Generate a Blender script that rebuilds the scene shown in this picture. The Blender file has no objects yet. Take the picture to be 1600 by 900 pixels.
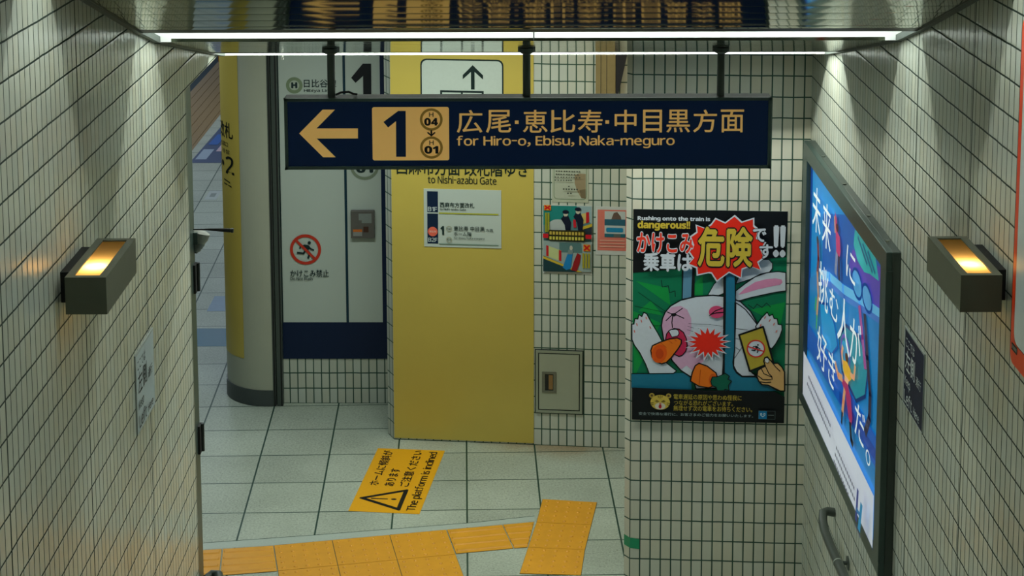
import bpy, bmesh, math, random
from mathutils import Vector, Matrix
random.seed(7)
SC = bpy.context.scene
COL = SC.collection

# ------------------------------------------------------------------ camera
EYE = 4.133
F_PX, PPY = 2779.12, -13.57
TH, PS, RO = 0.138686, 0.000817, -0.002296
fw = Vector((math.sin(PS)*math.cos(TH), math.cos(PS)*math.cos(TH), -math.sin(TH)))
rt = Vector((math.cos(PS), -math.sin(PS), 0)); up = rt.cross(fw)
r_ = rt*math.cos(RO)+up*math.sin(RO); u_ = -rt*math.sin(RO)+up*math.cos(RO)
cam_d = bpy.data.cameras.new('camera'); cam = bpy.data.objects.new('camera', cam_d); COL.objects.link(cam)
cam.matrix_world = Matrix(((r_.x, u_.x, -fw.x, 0), (r_.y, u_.y, -fw.y, 0), (r_.z, u_.z, -fw.z, EYE), (0, 0, 0, 1)))
cam_d.sensor_width = 36; cam_d.lens = F_PX/1600*36; cam_d.shift_y = -(450-PPY)/1600
cam_d.clip_start = .05; cam_d.clip_end = 200
SC.camera = cam

# ------------------------------------------------------------------ view, world, lights
SC.view_settings.view_transform = 'Standard'; SC.view_settings.look = 'None'
SC.view_settings.gamma = 1; SC.view_settings.use_curve_mapping = False
SC.view_settings.exposure = 0.14
SC.cycles.use_denoising = True
SC.cycles.max_bounces = 8; SC.cycles.diffuse_bounces = 4; SC.cycles.glossy_bounces = 4
SC.cycles.sample_clamp_indirect = 4.0
W = bpy.data.worlds.new('world'); SC.world = W; W.use_nodes = True
W.node_tree.nodes['Background'].inputs[0].default_value = (.55, .70, .62, 1)
W.node_tree.nodes['Background'].inputs[1].default_value = .045

def area(name, loc, sx, sy, power, color, rot=(0, 0, 0), spread=180):
    l = bpy.data.lights.new(name, 'AREA'); l.shape = 'RECTANGLE'; l.size = sx; l.size_y = sy
    l.energy = power; l.color = color; l.spread = math.radians(spread)
    o = bpy.data.objects.new(name, l); o.location = loc; o.rotation_euler = rot; COL.objects.link(o); return o
COOL = (.96, 1.0, .88)
# fluorescent lamps on the platform ceiling (beyond the stairs), plus fills added over track
area('platform_and_fill_lamp', (-2.6, 11.6, 2.74), .25, 2.4, 19, (.72, .85, 1.0))
area('platform_and_fill_lamp', (-2.8, 15.5, 2.74), .25, 2.4, 22, (.74, .88, 1.0))
area('platform_and_fill_lamp', (-2.9, 19.5, 2.74), .25, 2.4, 24, (.80, .88, 1.0))
area('platform_and_fill_lamp', (-5.6, 19.0, 2.70), .25, 6, 34, (.80, .90, 1.0))  # added fill with no fixture behind it, brightens the track bed
area('platform_and_fill_lamp', (-5.6, 27.0, 2.70), .25, 6, 60, (.80, .90, 1.0))  # second added fill, lifts the farther part of the track bed
area('landing_lamp', (-.7, 9.15, 2.74), 1.8, .2, 28, (.90, 1.0, .92))
area('landing_lamp', (.75, 9.35, 2.74), .5, .12, 3.6, (1.0, .82, .52))

# ------------------------------------------------------------------ materials
MATS = {}
def lin(c):
    return tuple(((v/255)/12.92 if v/255 <= .04045 else ((v/255+.055)/1.055)**2.4) for v in c)
def mat(name, rgb, rough=.5, metal=0, spec=.5, noise=.10, nscale=30, bump=0, emit=0, trans=0):
    """plain surface with a little procedural colour variation; rgb 0-255"""
    if name in MATS: return MATS[name]
    m = bpy.data.materials.new(name); m.use_nodes = True; nt = m.node_tree; N = nt.nodes; L = nt.links
    b = N['Principled BSDF']; c = lin(rgb)
    tc = N.new('ShaderNodeTexCoord'); nz = N.new('ShaderNodeTexNoise'); nz.inputs['Scale'].default_value = nscale; nz.inputs['Detail'].default_value = 4
    L.new(tc.outputs['Object'], nz.inputs['Vector'])
    mx = N.new('ShaderNodeMix'); mx.data_type = 'RGBA'
    mx.inputs[6].default_value = (*[v*(1-noise) for v in c], 1); mx.inputs[7].default_value = (*[min(1, v*(1+noise)) for v in c], 1)
    L.new(nz.outputs['Fac'], mx.inputs[0]); L.new(mx.outputs[2], b.inputs['Base Color'])
    b.inputs['Roughness'].default_value = rough; b.inputs['Metallic'].default_value = metal
    b.inputs['Specular IOR Level'].default_value = spec
    if trans: b.inputs['Transmission Weight'].default_value = trans
    if emit:
        L.new(mx.outputs[2], b.inputs['Emission Color']); b.inputs['Emission Strength'].default_value = emit
    if bump:
        bp = N.new('ShaderNodeBump'); bp.inputs['Strength'].default_value = bump; bp.inputs['Distance'].default_value = .002
        L.new(nz.outputs['Fac'], bp.inputs['Height']); L.new(bp.outputs[0], b.inputs['Normal'])
    MATS[name] = m; return m
def ink(rgb): return mat('print_%d_%d_%d' % tuple(rgb), rgb, .5, spec=.3, noise=.05, nscale=60)
def lit(rgb, e=.5): return mat('backlit_%d_%d_%d_%d' % (*rgb, int(e*100)), rgb, .35, spec=.3, noise=.04, nscale=12, emit=e)

def math_node(nt, op, a, b=None, c=None):
    n = nt.nodes.new('ShaderNodeMath'); n.operation = op
    for i, v in enumerate((a, b, c)):
        if v is None: continue
        if isinstance(v, (int, float)): n.inputs[i].default_value = v
        else: nt.links.new(v, n.inputs[i])
    return n.outputs[0]
def tile_mat(name, rgb, grout, pu=.05, pv=.10, gu=.0034, gv=.0046, ou=0, ov=0, rough=.22, joints=(), tint=.10, tilt=.012):
    """glazed wall tile on a UV map measured in metres"""
    m = bpy.data.materials.new(name); m.use_nodes = True; nt = m.node_tree; N = nt.nodes; L = nt.links
    b = N['Principled BSDF']; uv = N.new('ShaderNodeUVMap'); sp = N.new('ShaderNodeSeparateXYZ'); L.new(uv.outputs[0], sp.inputs[0])
    M = lambda *a: math_node(nt, *a)
    wob = N.new('ShaderNodeTexNoise'); wob.inputs['Scale'].default_value = 9; L.new(uv.outputs[0], wob.inputs['Vector'])
    w = M('MULTIPLY', M('SUBTRACT', wob.outputs['Fac'], .5), .005)
    u = M('DIVIDE', M('ADD', M('SUBTRACT', sp.outputs[0], ou), M('MULTIPLY', w, .3)), pu); v = M('DIVIDE', M('ADD', M('SUBTRACT', sp.outputs[1], ov), w), pv)
    fu = M('FRACT', u); fv = M('FRACT', v)
    du = M('MULTIPLY', M('MINIMUM', fu, M('SUBTRACT', 1.0, fu)), pu); dv = M('MULTIPLY', M('MINIMUM', fv, M('SUBTRACT', 1.0, fv)), pv)
    def ramp(d, lo, hi):
        n = N.new('ShaderNodeMapRange'); n.interpolation_type = 'SMOOTHSTEP'; n.inputs[1].default_value = lo; n.inputs[2].default_value = hi; L.new(d, n.inputs[0]); return n.outputs[0]
    mask = M('MINIMUM', ramp(du, gu*.38, gu*.62), ramp(dv, gv*.38, gv*.62))
    for j in joints:
        mask = M('MINIMUM', mask, ramp(M('ABSOLUTE', M('SUBTRACT', sp.outputs[0], j)), .004, .006))
    cv = N.new('ShaderNodeCombineXYZ'); L.new(M('FLOOR', u), cv.inputs[0]); L.new(M('FLOOR', v), cv.inputs[1])
    wn = N.new('ShaderNodeTexWhiteNoise'); wn.noise_dimensions = '2D'; L.new(cv.outputs[0], wn.inputs['Vector'])
    big = N.new('ShaderNodeTexNoise'); big.inputs['Scale'].default_value = 2.2; big.inputs['Detail'].default_value = 5; L.new(uv.outputs[0], big.inputs['Vector'])
    val = M('ADD', M('ADD', 1-tint*.5, M('MULTIPLY', wn.outputs['Value'], tint)), M('MULTIPLY', M('SUBTRACT', big.outputs['Fac'], .5), .25))
    c = lin(rgb)
    hue = N.new('ShaderNodeMix'); hue.data_type = 'RGBA'; L.new(wn.outputs['Color'], hue.inputs[0])
    hue.inputs[6].default_value = (c[0]*1.04, c[1], c[2]*.95, 1); hue.inputs[7].default_value = (c[0]*.96, c[1], c[2]*1.05, 1)
    vm = N.new('ShaderNodeVectorMath'); vm.operation = 'SCALE'; L.new(hue.outputs[2], vm.inputs[0]); L.new(val, vm.inputs['Scale'])
    mx = N.new('ShaderNodeMix'); mx.data_type = 'RGBA'; L.new(mask, mx.inputs[0]); mx.inputs[6].default_value = (*lin(grout), 1); L.new(vm.outputs[0], mx.inputs[7])
    L.new(mx.outputs[2], b.inputs['Base Color'])
    L.new(M('ADD', .85, M('MULTIPLY', mask, rough-.85)), b.inputs['Roughness'])
    pil = M('MINIMUM', ramp(du, 0, gu*1.4), ramp(dv, 0, gv*1.4))
    bp = N.new('ShaderNodeBump'); bp.inputs['Strength'].default_value = .5; bp.inputs['Distance'].default_value = .0012; L.new(pil, bp.inputs['Height'])
    off = N.new('ShaderNodeVectorMath'); off.operation = 'SUBTRACT'; L.new(wn.outputs['Color'], off.inputs[0]); off.inputs[1].default_value = (.5, .5, .5)
    os_ = N.new('ShaderNodeVectorMath'); os_.operation = 'SCALE'; L.new(off.outputs[0], os_.inputs[0]); os_.inputs['Scale'].default_value = tilt*2
    ad = N.new('ShaderNodeVectorMath'); ad.operation = 'ADD'; L.new(bp.outputs[0], ad.inputs[0]); L.new(os_.outputs[0], ad.inputs[1])
    nm = N.new('ShaderNodeVectorMath'); nm.operation = 'NORMALIZE'; L.new(ad.outputs[0], nm.inputs[0]); L.new(nm.outputs[0], b.inputs['Normal'])
    return m
TILE = (192, 197, 184); GROUT = (30, 48, 40)
M_TILE_L = tile_mat('glazed_tile_left', TILE, GROUT, ou=4.3574, ov=.091, joints=(6.037, 5.16, 4.31), gu=.0050, gv=.0064)
M_TILE_R = tile_mat('glazed_tile_right', TILE, GROUT, ou=.02, ov=.091, joints=(6.03, 5.304), gu=.0050, gv=.0064)
M_TILE_P = tile_mat('glazed_tile_front', (200, 198, 182), (40, 72, 60), ou=-.7827, ov=.091, gu=.0066, gv=.0064, tint=.08)
M_TILE_C = tile_mat('glazed_tile_pillar', TILE, (44, 78, 62), ou=.1796, ov=.001, gu=.0070, gv=.0068, tint=.08)
M_TILE_B = tile_mat('glazed_tile_far', TILE, (46, 80, 66), ou=-1.3989, ov=-.001, gu=.0072, gv=.0074, tint=.08)

def floor_mat():
    m = bpy.data.materials.new('terrazzo_floor_tile'); m.use_nodes = True; nt = m.node_tree; N = nt.nodes; L = nt.links
    M = lambda *a: math_node(nt, *a); b = N['Principled BSDF']
    g = N.new('ShaderNodeNewGeometry'); mp = N.new('ShaderNodeMapping'); mp.vector_type = 'TEXTURE'
    mp.inputs['Location'].default_value = (-1.4505, 9.166, 0); mp.inputs['Rotation'].default_value = (0, 0, math.radians(1.55)); L.new(g.outputs['Position'], mp.inputs['Vector'])
    sp = N.new('ShaderNodeSeparateXYZ'); L.new(mp.outputs[0], sp.inputs[0])
    u = M('DIVIDE', sp.outputs[0], .4025); v = M('DIVIDE', sp.outputs[1], .3925)
    fu = M('FRACT', u); fv = M('FRACT', v)
    def ramp(d, lo, hi):
        n = N.new('ShaderNodeMapRange'); n.interpolation_type = 'SMOOTHSTEP'; n.inputs[1].default_value = lo; n.inputs[2].default_value = hi; L.new(d, n.inputs[0]); return n.outputs[0]
    du = M('MULTIPLY', M('MINIMUM', fu, M('SUBTRACT', 1.0, fu)), .4); dv = M('MULTIPLY', M('MINIMUM', fv, M('SUBTRACT', 1.0, fv)), .4)
    mask = M('MINIMUM', ramp(du, .0032, .0062), ramp(dv, .0024, .0062))
    cv = N.new('ShaderNodeCombineXYZ'); L.new(M('FLOOR', u), cv.inputs[0]); L.new(M('FLOOR', v), cv.inputs[1])
    wn = N.new('ShaderNodeTexWhiteNoise'); wn.noise_dimensions = '2D'; L.new(cv.outputs[0], wn.inputs['Vector'])
    sn = N.new('ShaderNodeTexNoise'); sn.inputs['Scale'].default_value = 80; sn.inputs['Detail'].default_value = 3; L.new(g.outputs['Position'], sn.inputs['Vector'])
    bn = N.new('ShaderNodeTexNoise'); bn.inputs['Scale'].default_value = 2.0; bn.inputs['Detail'].default_value = 6; L.new(g.outputs['Position'], bn.inputs['Vector'])
    vo = N.new('ShaderNodeTexVoronoi'); vo.inputs['Scale'].default_value = 75; L.new(g.outputs['Position'], vo.inputs['Vector'])
    speck = M('SUBTRACT', 1.0, ramp(vo.outputs['Distance'], .12, .30))
    val = M('ADD', M('ADD', .86, M('MULTIPLY', wn.outputs['Value'], .16)), M('ADD', M('MULTIPLY', M('SUBTRACT', sn.outputs['Fac'], .5), .85), M('MULTIPLY', M('SUBTRACT', bn.outputs['Fac'], .5), .35)))
    val = M('MULTIPLY', val, M('SUBTRACT', 1.0, M('MULTIPLY', speck, .35)))
    cl = N.new('ShaderNodeMix'); cl.data_type = 'RGBA'; L.new(bn.outputs['Fac'], cl.inputs[0])
    cl.inputs[6].default_value = (*lin((158, 168, 152)), 1); cl.inputs[7].default_value = (*lin((176, 186, 172)), 1)
    # brown dirt trodden in along the foot of the pillar
    sp2 = N.new('ShaderNodeSeparateXYZ'); L.new(g.outputs['Position'], sp2.inputs[0])
    dist = M('ADD', M('SUBTRACT', 10.12, sp2.outputs[1]), M('MULTIPLY', sp2.outputs[0], -.108))
    dirt = M('MULTIPLY', M('SUBTRACT', 1.0, ramp(M('ABSOLUTE', dist), .0, .32)), ramp(bn.outputs['Fac'], .38, .62))
    dirt = M('MULTIPLY', dirt, ramp(sp2.outputs[0], -.9, .3))
    dm = N.new('ShaderNodeMix'); dm.data_type = 'RGBA'; L.new(M('MULTIPLY', dirt, .75), dm.inputs[0]); L.new(cl.outputs[2], dm.inputs[6]); dm.inputs[7].default_value = (*lin((136, 108, 66)), 1)
    vm = N.new('ShaderNodeVectorMath'); vm.operation = 'SCALE'; L.new(dm.outputs[2], vm.inputs[0]); L.new(val, vm.inputs['Scale'])
    mx = N.new('ShaderNodeMix'); mx.data_type = 'RGBA'; L.new(mask, mx.inputs[0]); mx.inputs[6].default_value = (*lin((26, 62, 50)), 1); L.new(vm.outputs[0], mx.inputs[7])
    L.new(mx.outputs[2], b.inputs['Base Color']); b.inputs['Roughness'].default_value = .5
    bp = N.new('ShaderNodeBump'); bp.inputs['Strength'].default_value = .4; bp.inputs['Distance'].default_value = .001; L.new(mask, bp.inputs['Height']); L.new(bp.outputs[0], b.inputs['Normal'])
    return m
M_FLOOR = floor_mat()

def ceiling_mat():
    m = bpy.data.materials.new('polished_ceiling_metal'); m.use_nodes = True; nt = m.node_tree; N = nt.nodes; L = nt.links
    b = N['Principled BSDF']; tc = N.new('ShaderNodeTexCoord'); mp = N.new('ShaderNodeMapping'); mp.inputs['Scale'].default_value = (3, 40, 40); L.new(tc.outputs['Object'], mp.inputs[0])
    nz = N.new('ShaderNodeTexNoise'); nz.inputs['Scale'].default_value = 1; nz.inputs['Detail'].default_value = 3; L.new(mp.outputs[0], nz.inputs['Vector'])
    b.inputs['Base Color'].default_value = (*lin((136, 146, 128)), 1); b.inputs['Metallic'].default_value = 1; b.inputs['Roughness'].default_value = .07
    bp = N.new('ShaderNodeBump'); bp.inputs['Strength'].default_value = .035; bp.inputs['Distance'].default_value = .002; L.new(nz.outputs['Fac'], bp.inputs['Height']); L.new(bp.outputs[0], b.inputs['Normal'])
    return m
M_CEIL = ceiling_mat()
M_DARK = mat('dark_metal', (34, 40, 38), .45, .3)
M_BLACK = mat('black_gap', (12, 14, 14), .7)
M_TROUGH = mat('white_trough_paint', (232, 236, 236), .5, noise=.02)
M_TUBE = mat('fluorescent_tube', (235, 250, 250), .4, emit=6, noise=0)
M_GREY = mat('grey_green_metal', (66, 84, 80), .38, .35, noise=.08)
M_GREYD = mat('dark_grey_metal', (70, 80, 75), .45, .2, noise=.08)
M_LAMP = mat('lamp_housing_paint', (90, 94, 78), .5, .1, noise=.06)
M_STEEL = mat('brushed_steel', (120, 126, 118), .35, .8, noise=.1, nscale=80)
M_PLASTER = mat('cream_enamel_panel', (172, 176, 158), .45, noise=.05, nscale=6)
M_WHITEPANEL = mat('white_enamel_panel', (186, 198, 190), .35, noise=.03, nscale=4)
M_NAVY = mat('navy_enamel', (4, 28, 62), .35, noise=.08)
M_YELLOW = mat('yellow_panel', (194, 174, 80), .42, noise=.06, nscale=5)
M_TACT = mat('tactile_yellow', (214, 150, 30), .5, noise=.12, nscale=14)
M_RAIL = mat('handrail_resin', (58, 66, 60), .4, noise=.08)
M_GLASS_W = None

# ------------------------------------------------------------------ mesh helpers
class MB:
    def __init__(s): s.v = []; s.f = []; s.m = []; s.uv = {}; s.mats = []
    def mi(s, m):
        if m not in s.mats: s.mats.append(m)
        return s.mats.index(m)
    def face(s, pts, m, uvs=None):
        i = len(s.v); s.v += [tuple(p) for p in pts]; s.f.append(list(range(i, i+len(pts)))); s.m.append(s.mi(m))
        if uvs: s.uv[len(s.f)-1] = uvs
    def mesh(s, verts, faces, m):
        i = len(s.v); s.v += [tuple(p) for p in verts]; k = s.mi(m)
        for f in faces: s.f.append([i+a for a in f]); s.m.append(k)
    def box(s, x0, x1, y0, y1, z0, z1, m, fr=None):
        P = [(x, y, z) for z in (z0, z1) for y in (y0, y1) for x in (x0, x1)]
        if fr: P = [fr(*p) for p in P]
        s.mesh(P, [(0, 2, 3, 1), (4, 5, 7, 6), (0, 1, 5, 4), (2, 6, 7, 3), (0, 4, 6, 2), (1, 3, 7, 5)], m)
    def prism(s, plan, z0, z1, m, u0=None, cap=True):
        n = len(plan)
        for i in range(n):
            a, b = plan[i], plan[(i+1) % n]
            ua, ub = (u0[i] if u0 and u0[i] else (0, math.dist(a, b)))
            s.face([(*a, z0), (*b, z0), (*b, z1), (*a, z1)], m, [(ua, z0), (ub, z0), (ub, z1), (ua, z1)])
        if cap:
            s.face([(*p, z1) for p in plan], m); s.face([(*p, z0) for p in reversed(plan)], m)
    def tube(s, path, r, m, n=16, caps=True):
        path = [Vector(p) for p in path]; rings = []
        rs = r if isinstance(r, (list, tuple)) else [r]*len(path)
        ref = Vector((0, 0, 1)); base = len(s.v); V = []
        for i, p in enumerate(path):
            d = (path[min(i+1, len(path)-1)]-path[max(i-1, 0)]).normalized()
            a = d.cross(ref if abs(d.z) < .95 else Vector((1, 0, 0))).normalized(); b = a.cross(d)
            V += [p+(a*math.cos(t)+b*math.sin(t))*rs[i] for t in [2*math.pi*k/n for k in range(n)]]
        Fs = []
        for i in range(len(path)-1):
            for k in range(n): Fs.append((i*n+k, i*n+(k+1) % n, (i+1)*n+(k+1) % n, (i+1)*n+k))
        if caps: Fs += [tuple(range(n))[::-1], tuple((len(path)-1)*n+k for k in range(n))]
        s.mesh(V, Fs, m)
    def build(s, name, parent=None, smooth=False, bevel=0, fix=True, angle=40):
        me = bpy.data.meshes.new(name); me.from_pydata(s.v, [], s.f)
        for m in s.mats: me.materials.append(m)
        for p, k in zip(me.polygons, s.m): p.material_index = k
        if s.uv:
            ul = me.uv_layers.new(name='UVMap')
            for fi, uvs in s.uv.items():
                for li, q in zip(me.polygons[fi].loop_indices, uvs): ul.data[li].uv = q
        if fix and not s.uv:
            bm = bmesh.new(); bm.from_mesh(me); bmesh.ops.remove_doubles(bm, verts=bm.verts, dist=1e-6); bmesh.ops.recalc_face_normals(bm, faces=bm.faces); bm.to_mesh(me); bm.free()
        o = bpy.data.objects.new(name, me); COL.objects.link(o)
        if smooth:
            for p in me.polygons: p.use_smooth = True
            try: me.set_sharp_from_angle(angle=math.radians(angle))
            except Exception: pass
        if bevel:
            md = o.modifiers.new('bevel', 'BEVEL'); md.width = bevel; md.segments = 2; md.limit_method = 'ANGLE'
        if parent:
            o.parent = parent; o.matrix_parent_inverse = Matrix.Translation(-Vector(parent.location))
        return o
def tag(o, label, cat, group=None):
    o['label'] = label; o['category'] = cat
    if group: o['group'] = group
    return o
def thing(name, loc, label, cat, group=None):
    o = bpy.data.objects.new(name, None); o.location = loc; o.empty_display_size = .05; COL.objects.link(o); return tag(o, label, cat, group)
def struct(o): o['kind'] = 'structure'; return o

# ------------------------------------------------------------------ printed artwork
_tc = {}
def glyph(ch, heavy=False):
    """outline of one character from the built-in font, as triangles in em units"""
    if (ch, heavy) in _tc: return _tc[(ch, heavy)]
    c = bpy.data.curves.new('lettering', 'FONT'); k_ = ord(ch)
    if 65 <= k_ <= 90: g = (0x1D5D4 if heavy else 0x1D5A0)+k_-65          # plain humanist sans letters and figures
    elif 97 <= k_ <= 122: g = (0x1D5EE if heavy else 0x1D5BA)+k_-97
    elif 48 <= k_ <= 57: g = (0x1D7EC if heavy else 0x1D7E2)+k_-48
    elif 33 <= k_ <= 126: g = k_+0xFEE0
    else: g = k_
    c.body = chr(g); c.size = 1; c.resolution_u = 3
    o = bpy.data.objects.new('lettering', c); COL.objects.link(o); bpy.context.view_layer.update()
    dg = bpy.context.evaluated_depsgraph_get(); oe = o.evaluated_get(dg); me = oe.to_mesh()
    V = [(v.co.x, v.co.y) for v in me.vertices]; Fs = [tuple(p.vertices) for p in me.polygons]
    oe.to_mesh_clear(); bpy.data.objects.remove(o); bpy.data.curves.remove(c)
    _tc[(ch, heavy)] = (V, Fs); return V, Fs
def text_mesh(t, heavy=False):
    X = 0; V = []; Fs = []
    for ch in t:
        if ch == ' ': X += .26; continue
        v, f = glyph(ch, heavy)
        if not v: X += .5; continue
        i = len(V); lo = min(p[0] for p in v); hi = max(p[0] for p in v)
        if 33 <= ord(ch) <= 126:
            k = .42 if ch == '-' else 1; V += [(X+.035+(x-lo)*k, y) for x, y in v]; X += (hi-lo)*k+.075
        elif ch == '・': V += [(X+x-.25, y) for x, y in v]; X += .5
        else: V += [(X+x, y) for x, y in v]; X += 1.0
        Fs += [tuple(i+a for a in q) for q in f]
    return V, Fs
class Art:
    """flat print: 2-D shapes stacked in hair-thin layers on a surface given by fmap(x, y, height)"""
    def __init__(s, fmap, step=.00035, ink_fn=None): s.mb = MB(); s.fm = fmap; s.k = 0; s.st = step; s.ink = ink_fn or ink
    def M(s, c): return c if not isinstance(c, tuple) else s.ink(c)
    def h(s): s.k += 1; return s.k*s.st
    def poly(s, pts, c, line=None, lw=0):
        h = s.h()
        s.mb.face([s.fm(x, y, h) for x, y in pts], s.M(c))
        if line: s.stroke(list(pts)+[pts[0], pts[1]], lw, line)
    def rect(s, x0, y0, x1, y1, c): s.poly([(x0, y0), (x1, y0), (x1, y1), (x0, y1)], c)
    def rrect(s, x0, y0, x1, y1, r, c, ry=None):
        ry = ry or r; P = []
        for cx, cy, a in ((x1-r, y1-ry, 0), (x0+r, y1-ry, 90), (x0+r, y0+ry, 180), (x1-r, y0+ry, 270)):
            P += [(cx+r*math.cos(math.radians(a+t)), cy+ry*math.sin(math.radians(a+t))) for t in (0, 22.5, 45, 67.5, 90)]
        s.poly(P, c)
    def ell(s, cx, cy, rx, ry, c, rot=0, line=None, lw=0, n=28):
        a = math.radians(rot)
        P = [(cx+rx*math.cos(t)*math.cos(a)-ry*math.sin(t)*math.sin(a), cy+rx*math.cos(t)*math.sin(a)+ry*math.sin(t)*math.cos(a)) for t in [2*math.pi*i/n for i in range(n)]]
        s.poly(P, c, line, lw)
    def ring(s, cx, cy, r0, r1, c, n=36):
        h = s.h(); m = s.M(c)
        for i in range(n):
            a, b = 2*math.pi*i/n, 2*math.pi*(i+1)/n
            s.mb.face([s.fm(cx+r*math.cos(t), cy+r*math.sin(t), h) for r, t in ((r0, a), (r1, a), (r1, b), (r0, b))], m)
    def stroke(s, pts, w, c):
        h = s.h(); m = s.M(c); w /= 2
        for (x0, y0), (x1, y1) in zip(pts, pts[1:]):
            d = math.hypot(x1-x0, y1-y0) or 1; nx, ny = -(y1-y0)/d*w, (x1-x0)/d*w; ex, ey = (x1-x0)/d*w*.5, (y1-y0)/d*w*.5
            s.mb.face([s.fm(x0-ex+nx, y0-ey+ny, h), s.fm(x1+ex+nx, y1+ey+ny, h), s.fm(x1+ex-nx, y1+ey-ny, h), s.fm(x0-ex-nx, y0-ey-ny, h)], m)
    def text(s, t, x0, y0, x1, y1, c, bold=.0, outline=None, ow=.02, sub=False):
        V, Fs = text_mesh(t, bold >= .02)
        ax, bx = min(v[0] for v in V), max(v[0] for v in V); ay, by = min(v[1] for v in V), max(v[1] for v in V)
        kx, ky = (x1-x0)/(bx-ax), (y1-y0)/(by-ay)
        for r, cc, nd in (((bold+ow, outline, 8),) if outline else ())+((bold, c, 4),):
            offs = [(0, 0)]+([(r*math.cos(2*math.pi*i/nd), r*math.sin(2*math.pi*i/nd)) for i in range(nd)] if r > 0 else [])
            h = s.h()
            for n, (ox, oy) in enumerate(offs):
                s.mb.mesh([s.fm(x0+(x-ax+ox)*kx, y0+(y-ay+oy)*ky, h+n*.00001) for x, y in V], Fs, s.M(cc))
    def build(s, name, parent): return s.mb.build(name, parent, fix=False)
def runner(A, cx, cy, k, c):
    """no-rushing pictogram: a running figure inside a circle of radius 1*k"""
    P = lambda x, y: (cx+x*k, cy+y*k)
    A.ell(*P(.28, .55), .12*k, .12*k, c, n=16)
    A.poly([P(-.1, .42), P(.2, .38), P(.3, .1), P(.1, -.1), P(-.08, .05)], c)
    A.stroke([P(-.05, .35), P(-.36, .3), P(-.42, .12)], .11*k, c); A.stroke([P(.22, .3), P(.36, .1), P(.6, 0)], .11*k, c)
    A.stroke([P(.1, 0), P(.3, -.22), P(.18, -.6)], .14*k, c); A.stroke([P(.0, 0), P(-.15, -.25), P(-.6, -.2)], .14*k, c)

# ------------------------------------------------------------------ room shell
XL, XR = -1.279, 1.404
Y_END = 6.87
def zc(y): return 3.147-.297*(y-6.03) if y <= 6.03 else (3.073-.211*(y-6.30) if y >= 6.30 else 3.147-.274*(y-6.03))
SLOTS = [(1.74, 2.01), (3.17, 3.44), (4.60, 4.87), (6.008, 6.30), (7.45, 7.72)]
w = MB()
w.prism([(XL, -1.5), (XL, Y_END), (XL-.22, Y_END), (XL-.22, -1.5)], 0, 5.6, M_TILE_L, [(-1.5, Y_END), (Y_END, Y_END+.22), None, None])
w.prism([(XL, Y_END), (XL, 7.74), (XL-.22, 7.74), (XL-.22, Y_END)], 2.785, 3.4, M_TILE_L, [(Y_END, 7.74), None, None, None])
struct(w.build('wall_left'))
w = MB(); w.prism([(XR, 8.156), (XR, -1.5), (XR+.3, -1.5), (XR+.3, 8.156)], 0, 5.6, M_TILE_R, [(8.156, -1.5), None, None, None]); struct(w.build('wall_right'))
ta = .0699; TP = Vector((math.cos(ta), -math.sin(ta), 0)); NP = Vector((-math.sin(ta), -math.cos(ta), 0)); CP = Vector((XR, 8.156, 0))
def front(u, z, h=0): return CP+TP*u+NP*h+Vector((0, 0, z))
pl = front(-.8311, 0)
w = MB(); w.prism([(.5495, 8.252), (pl.x, pl.y), (XR, 8.156), (XR+.3, 8.156), (XR+.3, 9.0), (.70, 9.0)], 0, 2.79, M_TILE_P, [(-.876, -.8311), (-.8311, 0), (0, .3), None, None, (0, .8)])
struct(w.build('wall_front'))
tc_ = -.10777635; TC = Vector((math.cos(tc_), math.sin(tc_), 0)); NC = Vector((math.sin(tc_), -math.cos(tc_), 0)); CC = Vector((0, 10.11557, 0))
def pillar(u, z, h=0): return CC+TC*u+NC*h+Vector((0, 0, z))
a, b = pillar(-.708, 0), pillar(1.9, 0)
w = MB(); w.prism([(-.772, 10.77), (-.745, 10.28), (a.x, a.y), (b.x, b.y), (b.x, 10.77)], 0, 2.785, M_TILE_C, [(-1.3, -.805), (-.805, -.708), (-.708, 1.9), None, None])
struct(w.build('wall_pillar'))
tb = -.00833; TB = Vector((math.cos(tb), math.sin(tb), 0)); NB = Vector((math.sin(tb), -math.cos(tb), 0)); CB = Vector((0, 10.7749, 0))
def far(u, z, h=0): return CB+TB*u+NB*h+Vector((0, 0, z))
a, b = far(-1.47, 0), far(-.74, 0)
w = MB(); w.prism([(a.x, a.y), (b.x, b.y), (b.x, 11.2), (a.x, 11.2)], 0, 2.785, M_TILE_B, [(-1.47, -.74), None, None, None]); struct(w.build('wall_far'))

# rounded end of the platform-side wall, with dark skirting
RC = Vector((-1.528, 11.034, 0)); RR = .302
def arc_plan(r, a0, a1, n=24): return [(RC.x+r*math.sin(math.radians(a0+(a1-a0)*i/n)), RC.y-r*math.cos(math.radians(a0+(a1-a0)*i/n))) for i in range(n+1)]
tcol = thing('rounded_wall_end', (RC.x, RC.y, 0), 'cream rounded wall end with a yellow band, between platform and far panel', 'column')
plan = arc_plan(RR, 0, -90)
w = MB(); w.prism([(-1.50, 11.30), (-1.50, RC.y-RR)]+plan+[(RC.x-RR, 16.5), (-1.50, 16.5)], .105, 2.785, M_PLASTER); w.build('shaft', tcol, smooth=True, fix=True)
w = MB(); w.prism([(-1.50, 11.30), (-1.50, RC.y-RR-.006)]+arc_plan(RR+.006, 0, -90)+[(RC.x-RR-.006, 16.5), (-1.50, 16.5)], 0, .105, mat('grey_skirting', (66, 74, 74), .4)); w.build('skirting', tcol, smooth=True)
def roundm(a, z, h=0):
    t = math.radians(a); r = RR+.002+h; return Vector((RC.x+r*math.sin(t), RC.y-r*math.cos(t), z))
w = MB()
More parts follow.
